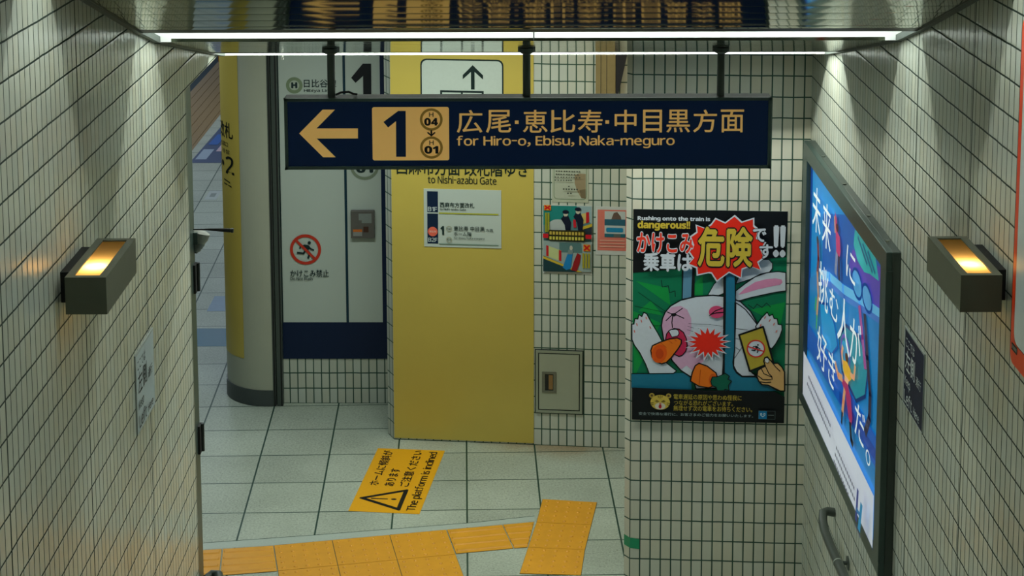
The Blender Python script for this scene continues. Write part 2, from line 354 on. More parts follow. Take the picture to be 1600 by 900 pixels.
for i in range(24):
    a0, a1 = -30.5-2.6*i, -30.5-2.6*(i+1)
    w.face([roundm(a1, .30), roundm(a0, .30), roundm(a0, 2.6), roundm(a1, 2.6)], M_YELLOW)
yb = w.build('yellow_band', tcol, smooth=True, fix=True)
A = Art(lambda a, z, h: roundm(a, z, h+.0016))
A.text('改札', -75, 1.70, -40, 1.80, (14, 26, 22), .012)
A.text('1・2', -86, 1.475, -39.5, 1.585, (14, 26, 22), .012)
A.text('检票口', -72, 1.645, -50, 1.675, (30, 40, 30)); A.text('개찰', -68, 1.60, -46, 1.628, (30, 40, 30))
A.stroke([(-62, 1.43), (-47, 1.42)], .008, (40, 46, 30)); A.stroke([(-62, 1.405), (-44, 1.395)], .008, (40, 46, 30))
A.build('lettering', tcol)

# floor, stairs, platform edge
w = MB(); w.face([(-3.27, 5.4, 0), (3.2, 5.4, 0), (3.2, 40, 0), (-3.27, 40, 0)], M_FLOOR); w.face([(-3.27, 5.4, -.02), (-3.27, 40, -.02), (3.2, 40, -.02), (3.2, 5.4, -.02)], M_FLOOR)
struct(w.build('floor', fix=False))
w = MB()
for i in range(17):
    w.box(XL, XR, 5.4-.30*(i+1), 5.4-.30*i, 0, .149*(i+1), mat('stair_tread', (150, 152, 140), .6))
w.box(XL, XR, -1.5, .3, 0, 2.533, MATS['stair_tread']); struct(w.build('stairs'))
w = MB(); rib = mat('brown_edge_strip', (132, 108, 62), .55, noise=.15)
w.box(-3.84, -3.27, 6, 40, -.12, 0, rib)
for i in range(6): w.box(-3.80+.09*i, -3.755+.09*i, 6, 40, 0, .004, rib)
struct(w.build('trim_platform_edge'))
w = MB(); w.box(-8, -3.84, 6, 40, -1.3, -1.2, mat('track_bed', (70, 84, 92), .9, noise=.2)); struct(w.build('track_bed'))
w = MB(); w.box(-8.2, -8, 6, 40, -1.3, 3.0, mat('far_track_wall', (120, 124, 118), .7)); struct(w.build('wall_track'))
w = MB(); w.box(-8.2, 3.4, 40, 40.2, -1.3, 3.0, MATS['far_track_wall']); struct(w.build('wall_end'))
w = MB(); w.box(3.2, 3.4, 8.2, 40, 0, 3.0, MATS['far_track_wall']); struct(w.build('wall_side'))
w = MB(); pc = mat('platform_ceiling', (150, 156, 148), .6)
w.box(-8, 3.2, 7.74, 40, 2.785, 2.9, pc); w.box(-8, XL-.22, 5.0, 7.74, 2.785, 2.9, pc); struct(w.build('ceiling_platform'))

# sloping ceiling of polished slats
w = MB(); edges = [-1.5]+[e for s in SLOTS for e in s]
for y0, y1 in [(edges[i], edges[i+1]) for i in range(0, len(edges)-1, 2)]:
    n = int((y1-.15-y0)/.145); ys = ([y0]+[y1-.15-.145*(n-i) for i in range(n+1)]+[y1-.075]) if y1 > 2 else [y0, y1-.075]
    for p, q in zip(ys, ys[1:]):
        p2, q2 = (p if p == y0 else p+.004), q-.004; seg = 6; prof = []
        for i in range(seg+1):
            t = i/seg; y = p2+(q2-p2)*t; prof.append((y, zc(y)-.0006*(1-(2*t-1)**2)))
        prof = [(p2, zc(p2)+.012)]+prof+[(q2, zc(q2)+.012)]
        for (ya, za), (yb_, zb) in zip(prof, prof[1:]):
            w.face([(XL, ya, za), (XR, ya, za), (XR, yb_, zb), (XL, yb_, zb)], M_CEIL)
    w.face([(XL, y0, zc(y0)+.010), (XR, y0, zc(y0)+.010), (XR, y1, zc(y1)+.010), (XL, y1, zc(y1)+.010)], M_BLACK)
    # black lip in front of the next light trough, light lip behind the last one
    w.box(XL, XR, y1-.075, y1, 0, .02, M_DARK, fr=lambda x, y, z: (x, y, zc(y)+z))
ceil = struct(w.build('ceiling', fix=False))
for nm, x0, x1 in (('trim_left', XL, XL+.022), ('trim_right', XR-.022, XR)):
    w = MB()
    for y0, y1 in [(edges[i], edges[i+1]) for i in range(0, len(edges)-1, 2)]+SLOTS:
        w.box(x0, x1, y0, y1, -.006 if (y0, y1) not in SLOTS else -.004, .02, M_GREYD, fr=lambda x, y, z: (x, y, zc(y)+z))
    struct(w.build(nm))

# recessed light troughs across the ceiling
TR_POWER = 15
for i, (y0, y1) in enumerate(SLOTS):
    lab = ['recessed trough light high over the upper stairs', 'recessed trough light over the middle stairs', 'recessed trough light just above the top of the view',
           'bright white trough light crossing the ceiling above the hanging sign', 'thin trough light at the far lower edge of the ceiling'][i]
    t = thing('ceiling_light', (0, (y0+y1)/2, zc(y0)), lab, 'ceiling light', 'recessed ceiling lights')
    w = MB(); zt = zc(y0)+.26; e = .004
    w.face([(XL, y1+e, zc(y1)), (XR, y1+e, zc(y1)), (XR, y1+e, zt), (XL, y1+e, zt)], M_TROUGH)
    w.face([(XL, y0-e, zc(y0)), (XL, y0-e, zt), (XR, y0-e, zt), (XR, y0-e, zc(y0))], M_TROUGH)
    w.face([(XL, y0-e, zt), (XL, y1+e, zt), (XR, y1+e, zt), (XR, y0-e, zt)], M_TROUGH)
    if i >= 2:
        xs = .083; w.box(xs-.002, xs+.002, y1-.002, y1+e, zc(y1), zc(y1)+.12, M_DARK)
        w.box(XL, XL+.06, y1-.001, y1+e, zc(y1), zc(y1)+.14, M_TROUGH); w.box(XR-.06, XR, y1-.001, y1+e, zc(y1), zc(y1)+.14, M_TROUGH)
    w.build('trough', t, fix=False)
    ym = (y0+y1)/2; zl = zc(ym)+(.215 if i < 4 else .12)
    for xa, xb in ((XL+.04, .04), (.09, XR-.04)):
        w = MB(); w.tube([(xa, ym, zl+.02), (xb, ym, zl+.02)], .014, M_TUBE, 10); w.build('tube', t, smooth=True)
    l = area('trough_lamp', ((XL+XR)/2, ym, zl), 2.62, .03, TR_POWER*(.22, .32, .58, .80, 1.75)[i], COOL)
    l.parent = t; l.matrix_parent_inverse = Matrix.Translation(-Vector(t.location))

# ------------------------------------------------------------------ hanging direction sign
SY = 6.954
sg = thing('direction_sign', (.068, SY+.04, 2.442), 'long navy hanging sign with yellow arrow and lettering, hung from the ceiling', 'sign')
x0, x1, z0, z1 = -.904, 1.040, 2.443, 2.7335
w = MB(); w.box(x0, x1, SY+.008, SY+.085, z0, z1, mat('sign_case_paint', (40, 46, 44), .6))
bw = .0135
for q in ((x0, x1, z1-bw, z1), (x0, x1, z0, z0+bw), (x0, x0+bw, z0, z1), (x1-bw, x1, z0, z1)): w.box(q[0], q[1], SY, SY+.01, q[2], q[3], M_GREY)
w.build('housing', sg, bevel=.0015)
NAVYP = (4, 24, 52); YEL = (230, 182, 104)
A = Art(lambda x, z, h: Vector((x, SY+.0078-h, z)), ink_fn=lambda c: lit(c, .24))
A.rect(x0+bw, z0+bw, x1-bw, z1-bw, NAVYP)
A.poly([(-.846, 2.590), (-.7505, 2.6868), (-.7014, 2.6867), (-.7764, 2.6103), (-.611, 2.6099), (-.6116, 2.5690), (-.7762, 2.5690), (-.7014, 2.4922), (-.7516, 2.4923)], YEL)
A.rrect(-.5536, 2.479, -.247, 2.6963, .008, YEL)
A.poly([(-.5088, 2.6361), (-.4494, 2.681), (-.4195, 2.681), (-.4205, 2.4938), (-.4595, 2.4939), (-.4585, 2.6392), (-.4903, 2.6133)], NAVYP)
OLV = (128, 100, 40)
for cz, tx in ((2.6456, '04'), (2.5315, '01')):
    A.ring(-.3178, cz, .0355, .0455, OLV)
    A.text('H', -.326, cz+.011, -.309, cz+.029, (12, 16, 20), .012); A.text(tx, -.3445, cz-.024, -.292, cz+.0055, (12, 16, 20), .03)
A.stroke([(-.3178, 2.601), (-.3178, 2.582)], .007, (12, 16, 20)); A.stroke([(-.332, 2.593), (-.3178, 2.5805), (-.3036, 2.593)], .006, (12, 16, 20))
KX = [(-.2152, -.1145), (-.0985, .0005), None, (.0485, .146), (.158, .256), (.268, .365), None, (.4145, .5005), (.528, .602), (.6215, .714), (.728, .821), (.8375, .929)]
for ch, kx in zip('広尾・恵比寿・中目黒方面', KX):
    if kx: A.text(ch, kx[0], 2.5925, kx[1], 2.6838, YEL, .008)
for cx in (.0235, .3845): A.rect(cx-.0075, 2.628, cx+.0075, 2.642, YEL)
A.text('for Hiro-o, Ebisu, Naka-meguro', -.216, 2.529, .6533, 2.5805, YEL, .014)
A.build('sign_face', sg)
for px, in ((-.718,), (.0635,), (.840,)):
    w = MB(); py = SY+.043; w.tube([(px, py, z1), (px, py, zc(py)+.002)], .0155, M_GREYD, 20)
    pole = w.build('hanging_pole', sg, smooth=True)
    w = MB(); w.tube([(px, py, zc(py)-.022), (px, py, zc(py)-.014), (px, py, zc(py)-.012), (px, py, zc(py)+.004)], [.017, .03, .035, .035], M_GREYD, 20); fl = w.build('ceiling_flange', pole, smooth=True)
w = MB(); w.tube([(-.700, SY+.045, z1+.006), (-.68, SY+.04, z1+.016), (-.65, SY+.045, z1+.018), (-.63, SY+.05, z1+.008), (-.615, SY+.05, z1+.006)], .0045, M_BLACK, 8); w.build('cable', sg, smooth=True)

# ------------------------------------------------------------------ wall lamps
def pane_mat():
    m = bpy.data.materials.new('frosted_lamp_glass'); m.use_nodes = True; nt = m.node_tree; N = nt.nodes; L = nt.links
    out = N['Material Output']; N.remove(N['Principled BSDF'])
    t = N.new('ShaderNodeBsdfTranslucent'); t.inputs[0].default_value = (1, .72, .34, 1); g = N.new('ShaderNodeBsdfGlossy'); g.inputs['Roughness'].default_value = .3
    nz = N.new('ShaderNodeTexNoise'); nz.inputs['Scale'].default_value = 400; fr = math_node(nt, 'MULTIPLY', nz.outputs['Fac'], .10)
    mx = N.new('ShaderNodeMixShader'); L.new(fr, mx.inputs[0]); L.new(t.outputs[0], mx.inputs[1]); L.new(g.outputs[0], mx.inputs[2]); L.new(mx.outputs[0], out.inputs[0]); return m
M_PANE = pane_mat()
def wall_lamp(side, label, power):
    wx = XL if side < 0 else XR; xi, xo = wx-side*.030, wx-side*.146
    xa, xb = min(xi, xo), max(xi, xo); ya, yb_, za, zb = 4.815, 5.212, 2.549, 2.656; t_ = .012
    t = thing('wall_lamp', (wx, (ya+yb_)/2, za), label, 'wall lamp', 'wall lamps')
    w = MB()
    for bx in ((xa, xa+t_, ya, yb_), (xb-t_, xb, ya, yb_), (xa+t_, xb-t_, ya, ya+t_), (xa+t_, xb-t_, yb_-t_, yb_)): w.box(bx[0], bx[1], bx[2], bx[3], za, zb, M_LAMP)
    for z in (za, zb-.004):
        for bx in ((xa+t_, xa+.022, ya+t_, yb_-t_), (xb-.022, xb-t_, ya+t_, yb_-t_), (xa+.022, xb-.022, ya+t_, ya+.02), (xa+.022, xb-.022, yb_-.02, yb_-t_)): w.box(bx[0], bx[1], bx[2], bx[3], z, z+.004, M_LAMP)
    w.build('housing', t, fix=False)
    for z, n in ((zb-.007, 'glass_pane'), (za+.006, 'glass_pane')):
        w = MB(); w.face([(xa+t_, ya+t_, z), (xb-t_, ya+t_, z), (xb-t_, yb_-t_, z), (xa+t_, yb_-t_, z)], M_PANE); w.build(n, t, fix=False)
    w = MB(); w.box(min(wx, xi), max(wx, xi), ya+.07, yb_-.07, za+.012, zb-.006, M_BLACK); w.build('back_plate', t)
    w = MB(); w.tube([(.5*(xa+xb), ya+.03, .5*(za+zb)), (.5*(xa+xb), ya+.07, .5*(za+zb))], .012, M_STEEL, 12); w.build('bulb_socket', t, smooth=True)
    l = bpy.data.lights.new('lamp_bulb', 'POINT'); l.energy = power; l.color = (1, .66, .28); l.shadow_soft_size = .018
    o = bpy.data.objects.new('lamp_bulb', l); o.location = (.5*(xa+xb), ya+.13, zb-.031); COL.objects.link(o); o.parent = t; o.matrix_parent_inverse = Matrix.Translation(-Vector(t.location))
    return t
wall_lamp(-1, 'boxy grey wall lamp with a glowing amber top on the left wall', .95)
wall_lamp(1, 'boxy grey wall lamp glowing amber on the right wall beside orange panel', .72)

# ------------------------------------------------------------------ backlit advertisement on the right wall
XA = 1.354; AY = lambda s: 7.93-1.69*s; AZ = lambda v: 2.30-1.19*v
ad = thing('advertising_light_box', (XR, 7.1, 1.05), 'large backlit blue poster in a grey metal frame on the right wall', 'advertising light box')
w = MB(); yn, yf, zb, zt = 6.205, 8.03, 1.08, 2.315; fwid = .072
w.box(XA+.018, XR, yn, yf, zb, zt, M_GREYD)
for q in ((yn, yf, zt-fwid, zt), (yn, yf, zb, zb+.055), (yn, yn+.095, zb+.055, zt-fwid), (yf-.035-.06, yf, zb+.055, zt-fwid)): w.box(XA-.004, XA+.02, q[0], q[1], q[2], q[3], M_GREY)
w.build('frame', ad, bevel=.003)
A = Art(lambda s, v, h: Vector((XA+.0165-h, AY(s), AZ(v))), ink_fn=lambda c: lit(c, .31))
A.rect(0, .055, .95, .99, (4, 128, 196))
A.poly([(0, .055), (.03, .055), (.03, .80), (0, .80)], (4, 60, 140))
A.poly([(.2, .18), (.54, .055), (.95, .055), (.95, .40), (.55, .36), (.2, .45)], (4, 88, 168))
A.poly([(.56, .22), (.60, .15), (.72, .13), (.95, .07), (.95, .23), (.86, .25), (.78, .22), (.68, .28)], (84, 66, 168))
A.poly([(.62, .075), (.70, .06), (.86, .07), (.90, .13), (.80, .15), (.74, .17), (.66, .165), (.61, .13)], (34, 165, 168))
for k in range(5): A.stroke([(.66+.03*k, .085+.012*(k % 2)), (.74+.03*k, .12+.01*(k % 2))], .012, (8, 90, 130))
A.poly([(.03, .50), (.2, .40), (.5, .33), (.95, .25), (.95, .80), (.03, .80)], (16, 118, 182))
A.stroke([(.18, .42), (.32, .37), (.5, .335), (.7, .28), (.95, .22)], .035, (96, 176, 222)); A.stroke([(.2, .44), (.34, .39), (.52, .355), (.72, .30), (.95, .24)], .02, (60, 112, 190))
A.ell(.67, .24, .06, .045, (70, 150, 205), line=(6, 70, 150), lw=.01); A.ell(.79, .235, .055, .04, (80, 150, 205), line=(6, 70, 150), lw=.01)
A.poly([(.47, .52), (.55, .44), (.72, .40), (.83, .43), (.80, .56), (.70, .63), (.52, .62)], (28, 132, 150), (10, 50, 110), .012)
A.poly([(.20, .52), (.30, .48), (.40, .50), (.46, .56), (.38, .63), (.25, .66)], (20, 140, 200), (8, 80, 160), .009)
A.ring(.56, .535, .05, .062, (110, 80, 180)); A.ell(.56, .535, .05, .038, (40, 150, 200))
A.poly([(.03, .68), (.95, .62), (.95, .72), (.03, .775)], (6, 84, 176)); A.poly([(.5, .70), (.95, .66), (.95, .70), (.5, .74)], (4, 60, 150))
A.stroke([(.78, .30), (.82, .42), (.86, .52), (.86, .60), (.82, .67)], .03, (40, 36, 60)); A.stroke([(.72, .30), (.76, .38), (.80, .46)], .03, (150, 70, 140))
# far-off dancers of the print
A.poly([(.39, .10), (.415, .115), (.43, .16), (.46, .165), (.475, .21), (.46, .25), (.42, .24), (.41, .19)], (176, 56, 110)); A.ell(.425, .145, .016, .014, (60, 30, 30)); A.stroke([(.40, .17), (.39, .12)], .014, (190, 140, 110)); A.stroke([(.43, .24), (.42, .31)], .028, (120, 130, 160)); A.stroke([(.46, .24), (.47, .31)], .024, (40, 40, 60))
A.stroke([(.165, .30), (.18, .36), (.17, .42)], .03, (110, 50, 60)); A.stroke([(.17, .42), (.19, .50), (.175, .58)], .022, (190, 140, 100)); A.ell(.163, .295, .014, .014, (50, 40, 40)); A.stroke([(.16, .52), (.15, .57)], .015, (60, 160, 80)); A.stroke([(.18, .58), (.175, .63)], .015, (60, 160, 80))
# dancer in the middle
A.ell(.595, .535, .020, .017, (80, 46, 30)); A.poly([(.545, .565), (.60, .545), (.645, .55), (.66, .575), (.63, .60), (.57, .605), (.55, .59)], (216, 166, 44))
A.stroke([(.55, .575), (.535, .545), (.545, .52)], .018, (214, 160, 120)); A.stroke([(.65, .565), (.69, .555), (.70, .51)], .018, (214, 160, 120)); A.poly([(.575, .60), (.63, .595), (.62, .625), (.58, .625)], (224, 176, 140))
A.poly([(.56, .625), (.62, .615), (.66, .64), (.685, .70), (.675, .735), (.64, .72), (.60, .66), (.54, .645)], (160, 44, 96))
A.stroke([(.55, .63), (.50, .645), (.46, .625)], .024, (206, 150, 110)); A.stroke([(.585, .655), (.575, .70), (.565, .745)], .026, (206, 150, 110)); A.stroke([(.665, .73), (.68, .775), (.70, .78)], .026, (26, 26, 40)); A.stroke([(.565, .745), (.56, .785)], .018, (30, 40, 60))
A.rect(0, .806, .95, .99, (206, 212, 226))
WH = (236, 244, 250)
for ch, b_ in (('未', (.095, .27, .215, .10)), ('来', (.245, .27, .365, .105)), ('に', (.575, .25, .685, .14)), ('挑', (.215, .50, .35, .345)), ('む', (.372, .475, .49, .375)), ('人', (.485, .515, .645, .34)), ('が', (.645, .50, .775, .34)), ('好', (.215, .73, .355, .59)), ('き', (.38, .725, .475, .60)), ('だ', (.73, .72, .845, .605))):
    A.text(ch, b_[0], b_[1], b_[2], b_[3], WH, -.004)
A.ring(.888, .716, .018, .024, WH)
for j, (xa, xb, y) in enumerate(((.10, .44, .852), (.10, .47, .878), (.55, .80, .872), (.55, .82, .896), (.55, .74, .92))):
    k = xa
    while k < xb: A.rect(k, y, k+.014, y+.012, (96, 100, 116)); k += .021
A.poly([(.835, .955), (.85, .84), (.868, .84), (.857, .955)], (40, 54, 130)); A.poly([(.868, .965), (.893, .86), (.915, .86), (.895, .965)], (24, 130, 180)); A.poly([(.85, .905), (.895, .90), (.892, .915), (.848, .92)], (24, 110, 170))
for k in range(6): A.rect(.84+.012*k, .966, .848+.012*k, .976, (60, 70, 100))
A.build('poster_sheet', ad)
for yy in (7.7, 7.2, 6.7, 6.35):
    w = MB(); w.tube([(XA+.03, yy, zt), (XA+.03, yy, zt+.004)], .008, M_STEEL, 10); w.build('frame_screw', ad, smooth=True)

# ------------------------------------------------------------------ keep-left plates
def keep_left(side, label, bg, fg):
    wx = XL if side < 0 else XR
    ya, yb_ = 5.802, 6.10
    fm = (lambda x, z, h: Vector((wx+.005+h, ya+x, z))) if side < 0 else (lambda x, z, h: Vector((wx-.005-h, yb_-.012-x, z)))
    t = thing('keep_left_plate', (wx, 5.95, 1.80), label, 'sign', 'keep left plates')
    w = MB(); w.box(min(wx, wx-side*.005), max(wx, wx-side*.005), ya-.004, yb_+.002, 1.796, 2.078, mat('plate_edge', (150, 160, 156), .4)); w.build('plate', t)
    A = Art(fm); A.rect(.003, 1.801, .288, 2.072, bg)
    A.text('ここでは', .02, 2.015, .15, 2.05, fg, .002); A.text('左側', .02, 1.93, .165, 2.005, fg, .006); A.text('通行', .185, 1.93, .26, 1.966, fg, .002)
    A.text('Keep', .02, 1.868, .105, 1.91, fg, .002); A.text('Left', .02, 1.812, .14, 1.86, fg, .004); A.text('Here', .165, 1.815, .25, 1.845, fg, .002)
    A.build('lettering', t)
keep_left(-1, 'small white keep-left plate with black lettering on the left wall', (176, 190, 192), (16, 26, 30))
keep_left(1, 'small navy keep-left plate with white lettering on the right wall', (8, 26, 58), (196, 206, 206))

# ------------------------------------------------------------------ manner poster on the front wall
# artwork digitised in sheet units: pm() turns them into metres on the 0.727 x 1.037 m sheet
def pm(px, py):
    cx, cy = (px-970)*2.5714, (py-320)*2.5714
    s = .5
    for _ in range(4):
        v = (cy-(15.4+15.6*s))/(838.2+4.8*s); l = 52.7-12.8*v; r = 671-20.5*v; s = (cx-l)/(r-l)
    return (-.8262+.727*s, 1.943-1.037*v)
def K(ox, oy, sc): return lambda *pts: [pm(ox+x/sc, oy+y/sc) for x, y in pts]
K1 = K(980, 320, 5.623); K2 = K(1105, 320, 5.623); K3 = K(980, 470, 6.43); K4 = K(1105, 470, 6.43); K5 = K(980, 600, 6.275); KQ = K(970, 320, 2.5714)
po = thing('manner_poster', front(-.46, .907), 'large poster of a rabbit caught in train doors on the front wall', 'poster')
w = MB(); w.box(-.8262, -.0992, .0004, .0016, .906, 1.943, mat('poster_paper', (200, 204, 200), .4), fr=lambda u, h, z: front(u, z, h)); w.build('sheet', po)
A = Art(lambda x, z, h: front(x, z, .0018+h), step=.00022)
BK = (10, 14, 18); WT = (200, 206, 214); GRN = (4, 112, 76); TEAL = (26, 112, 138); PINK = (206, 160, 188); RED = (224, 38, 18); YE = (196, 170, 56); ORG = (226, 112, 20)
P1 = lambda a: a[0]
A.rect(-.8262, .906, -.0992, 1.943, GRN)
for t_ in ([(0, 690), (160, 470), (30, 420)], [(60, 300), (200, 400), (190, 330)], [(250, 360), (330, 360), (330, 280)], [(520, 420), (640, 480), (660, 390)], [(70, 420), (170, 440), (120, 380)]):
    A.poly(KQ(*[(max(50, x), y) for x, y in t_]), (10, 142, 64))
for a_, b_ in (((70, 345), (230, 460)), ((55, 400), (190, 430)), ((60, 480), (165, 480))): A.stroke(KQ(a_, b_), .0018, BK)
A.poly([(-.8262, 1.943), (-.0992, 1.943), P1(K2((692, 462))), P1(K2((560, 470))), P1(K1((590, 545))), (-.8262, P1(K1((50, 585)))[1])], BK)
# rear ear, then window bars
A.poly(K2((5, 785), (60, 690), (150, 600), (150, 770), (100, 790)), WT, BK, .004)
A.poly(K1((478, 830), (482, 550), (597, 545), (590, 820)), BK); A.poly(K1((487, 815), (497, 552), (573, 546), (562, 800)), (92, 140, 166))
A.poly(K2((250, 690), (290, 600), (300, 560), (330, 530), (420, 545), (465, 560), (450, 505), (490, 480), (540, 480), (572, 515), (570, 560), (545, 590), (470, 605), (380, 650)), WT, BK, .004)
A.poly(K2((245, 840), (250, 750), (330, 690), (420, 630), (520, 595), (620, 585), (688, 595), (688, 755), (600, 765), (500, 785), (380, 810), (290, 835)), WT, BK, .005)
A.poly(K2((270, 785), (330, 730), (420, 675), (520, 650), (600, 645), (650, 655), (658, 680), (640, 700), (560, 715), (440, 740), (340, 770)), (214, 136, 172))
# bottom bar of the window
A.poly(K3((36, 712), (640, 712), (640, 880), (36, 860)), TEAL); A.stroke(K3((40, 714), (460, 716)), .005, BK)
# left arm, head
A.poly(K3((44, 215), (65, 215), (75, 160), (105, 165), (115, 120), (145, 140), (165, 98), (195, 115), (240, 200), (300, 300), (350, 395), (380, 600), (490, 690), (460, 715), (215, 715), (180, 620), (120, 500), (70, 430), (44, 370)), WT, BK, .005)
for x, y, r in ((190, 155, -25), (140, 185, -20), (95, 220, -15), (70, 287, -15), (230, 250, -25)):
    c_ = P1(K3((x, y))); A.ell(c_[0], c_[1], .0028, .0082, (214, 120, 108), -r, n=12)
A.poly(KQ((163, 480), (167, 450), (178, 425), (200, 400), (240, 378), (300, 364), (370, 359), (430, 366), (480, 386), (520, 425), (545, 470), (552, 520), (530, 600), (470, 680), (450, 730), (300, 735), (285, 690), (240, 660), (205, 620), (185, 580), (170, 530)), WT, BK, .006)
A.poly(KQ((165, 480), (169, 452), (182, 425), (204, 405), (240, 400), (266, 415), (282, 450), (283, 490), (274, 520), (300, 560), (335, 590), (345, 610), (300, 650), (292, 665), (262, 640), (240, 655), (208, 618), (188, 578), (173, 530)), PINK)
for q in (((398, 95), (470, 125)), ((555, 60), (450, 132)), ((388, 182), (460, 115)), ((568, 160), (480, 118)), ((455, 140), (447, 200), (452, 252))): A.stroke(K3(*q), .0042, BK)
A.poly(K3((440, 110), (480, 105), (500, 125), (470, 140), (440, 132)), BK)
A.poly(K3((383, 370), (393, 315), (420, 280), (470, 260), (520, 268), (562, 300), (590, 360), (600, 430), (585, 490), (550, 530), (515, 542), (470, 520), (420, 470)), (190, 36, 76), BK, .005)
A.poly(K3((415, 285), (440, 270), (490, 268), (512, 282), (518, 312), (505, 335), (445, 347)), WT, BK, .0035)
A.poly(K3((232, 480), (250, 430), (330, 395), (420, 365), (500, 355), (540, 375), (540, 410), (510, 460), (440, 550), (390, 600), (340, 615), (280, 590), (245, 545)), ORG, BK, .006)
A.poly(K3(*[(318+75*math.cos(t)-18*math.sin(t), 512+92*math.sin(t)+12*math.cos(t)) for t in [i*.3142 for i in range(20)]]), (218, 84, 12)); A.poly(K3(*[(322+40*math.cos(t), 512+52*math.sin(t)) for t in [i*.3142 for i in range(20)]]), (196, 66, 10))
for q in (((330, 400), (390, 450)), ((410, 375), (450, 410)), ((470, 365), (490, 385))): A.stroke(K3(*q), .003, (196, 84, 14))
for q in (((615, 212), (836, 222)), ((605, 240), (670, 255)), ((598, 272), (690, 300)), ((710, 262), (755, 272))): A.stroke(K3(*q), .0018, (40, 60, 66))
A.stroke(K4((0, 220), (150, 240)), .0018, (40, 60, 66))
# right body, window post, eye
A.poly(K4((285, 8), (330, 35), (380, 75), (440, 150), (495, 225), (480, 290), (420, 690), (480, 745), (345, 745), (290, 700), (260, 640), (262, 580), (280, 250)), WT, BK, .005)
for q in (((285, 265), (400, 280)), ((282, 365), (330, 375)), ((280, 455), (320, 480)), ((270, 560), (345, 450))): A.stroke(K4(*q), .0022, BK)
A.poly(K4(*[(92+78*math.cos(t), 97+62*math.sin(t)) for t in [i*.2618 for i in range(24)]]), (206, 70, 112)); A.stroke(K4((20, 132), (80, 85), (160, 55)), .005, BK); A.stroke(K4((40, 118), (90, 105), (160, 100)), .005, BK)
A.poly(K2((142, 570), (250, 570), (250, 900), (140, 900)), BK); A.poly(K2((165, 570), (240, 570), (240, 900), (163, 900)), (30, 112, 142))
A.poly(K4((160, 0), (282, 0), (276, 480), (258, 600), (266, 660), (295, 705), (345, 745), (480, 748), (560, 800), (720, 895), (130, 895), (150, 600)), BK)
A.poly(K4((187, -8), (270, -8), (264, 480), (246, 600), (254, 665), (285, 715), (340, 755), (476, 758), (550, 810), (690, 895), (168, 895), (172, 600)), TEAL)
# hand of the rabbit on the right
A.poly(K4((480, 245), (540, 160), (597, 102), (618, 140), (650, 125), (665, 165), (697, 170), (705, 225), (742, 232), (745, 280), (720, 350), (680, 420), (640, 470), (560, 420)), WT, BK, .005)
for x, y in ((575, 155), (622, 185), (664, 222), (688, 295), (530, 232)):
    c_ = P1(K4((x, y))); A.ell(c_[0], c_[1], .0028, .0080, (214, 120, 108), -25, n=12)
# impact star
sc_ = P1(KQ((348, 547)))
def star(kx, ky, n=17):
    return [(sc_[0]+(kx if i % 2 == 0 else kx*.60)*math.cos(math.pi*i/n+.12), sc_[1]+(ky if i % 2 == 0 else ky*.60)*math.sin(math.pi*i/n+.12)) for i in range(2*n)]
A.poly(star(.112, .092), WT); A.poly(star(.096, .076), RED)
# second carrot
A.poly(KQ((277, 700), (285, 665), (297, 638), (312, 628), (345, 640), (380, 668), (388, 695), (376, 718), (350, 728), (310, 720)), ORG, BK, .006)
A.poly(KQ(*[(368+17*math.cos(t), 697+26*math.sin(t)) for t in [i*.3142 for i in range(20)]]), (206, 84, 12)); A.stroke(KQ((318, 655), (312, 715)), .004, (196, 84, 14))
A.poly(K4((28, 790), (45, 745), (90, 745), (130, 730), (175, 710), (215, 740), (200, 770), (238, 790), (205, 830), (212, 880), (170, 872), (150, 905), (100, 895), (80, 850), (40, 830)), (4, 92, 70), BK, .004)
# bottom band
A.poly([(-.8262, .906), (-.0992, .906), (-.0992, P1(K5((1520, 115)))[1]), P1(K5((1430, 60))), P1(K5((620, 36))), (-.8262, P1(K5((40, 8)))[1])], BK)
# yellow card held up
A.poly(K4((315, 325), (555, 245), (655, 600), (420, 690)), (176, 156, 50), BK, .009)
c_ = P1(K4((482, 464))); A.ell(c_[0], c_[1], .044, .044, WT); A.ring(c_[0], c_[1], .0375, .044, (206, 40, 40)); runner(A, c_[0], c_[1], .034, BK); A.stroke(K4((400, 440), (565, 492)), .006, (206, 40, 40))
A.poly(K4((560, 590), (570, 555), (595, 545), (620, 575), (660, 612), (700, 610), (740, 650), (766, 700), (766, 892), (725, 892), (640, 850), (600, 830), (540, 825), (508, 790), (490, 740), (500, 680), (540, 655), (575, 640)), (214, 168, 108), BK, .006)
for q in (((575, 640), (610, 715), (640, 745)), ((535, 665), (560, 715), (640, 750), (640, 775)), ((500, 735), (550, 775), (630, 775)), ((515, 795), (580, 805), (630, 800)), ((620, 575), (680, 650), (720, 690))): A.stroke(K4(*q), .0042, BK)
c_ = P1(K4((590, 580))); A.ell(c_[0], c_[1], .010, .013, (206, 206, 206), 20, BK, .002)
# zigzags
A.stroke(K1((300, 640), (308, 700), (362, 690), (372, 750), (420, 735), (422, 785)), .0032, BK); A.stroke(K4((405, 20), (460, 60), (495, 15), (545, 50), (590, 5), (630, 45)), .0032, BK)
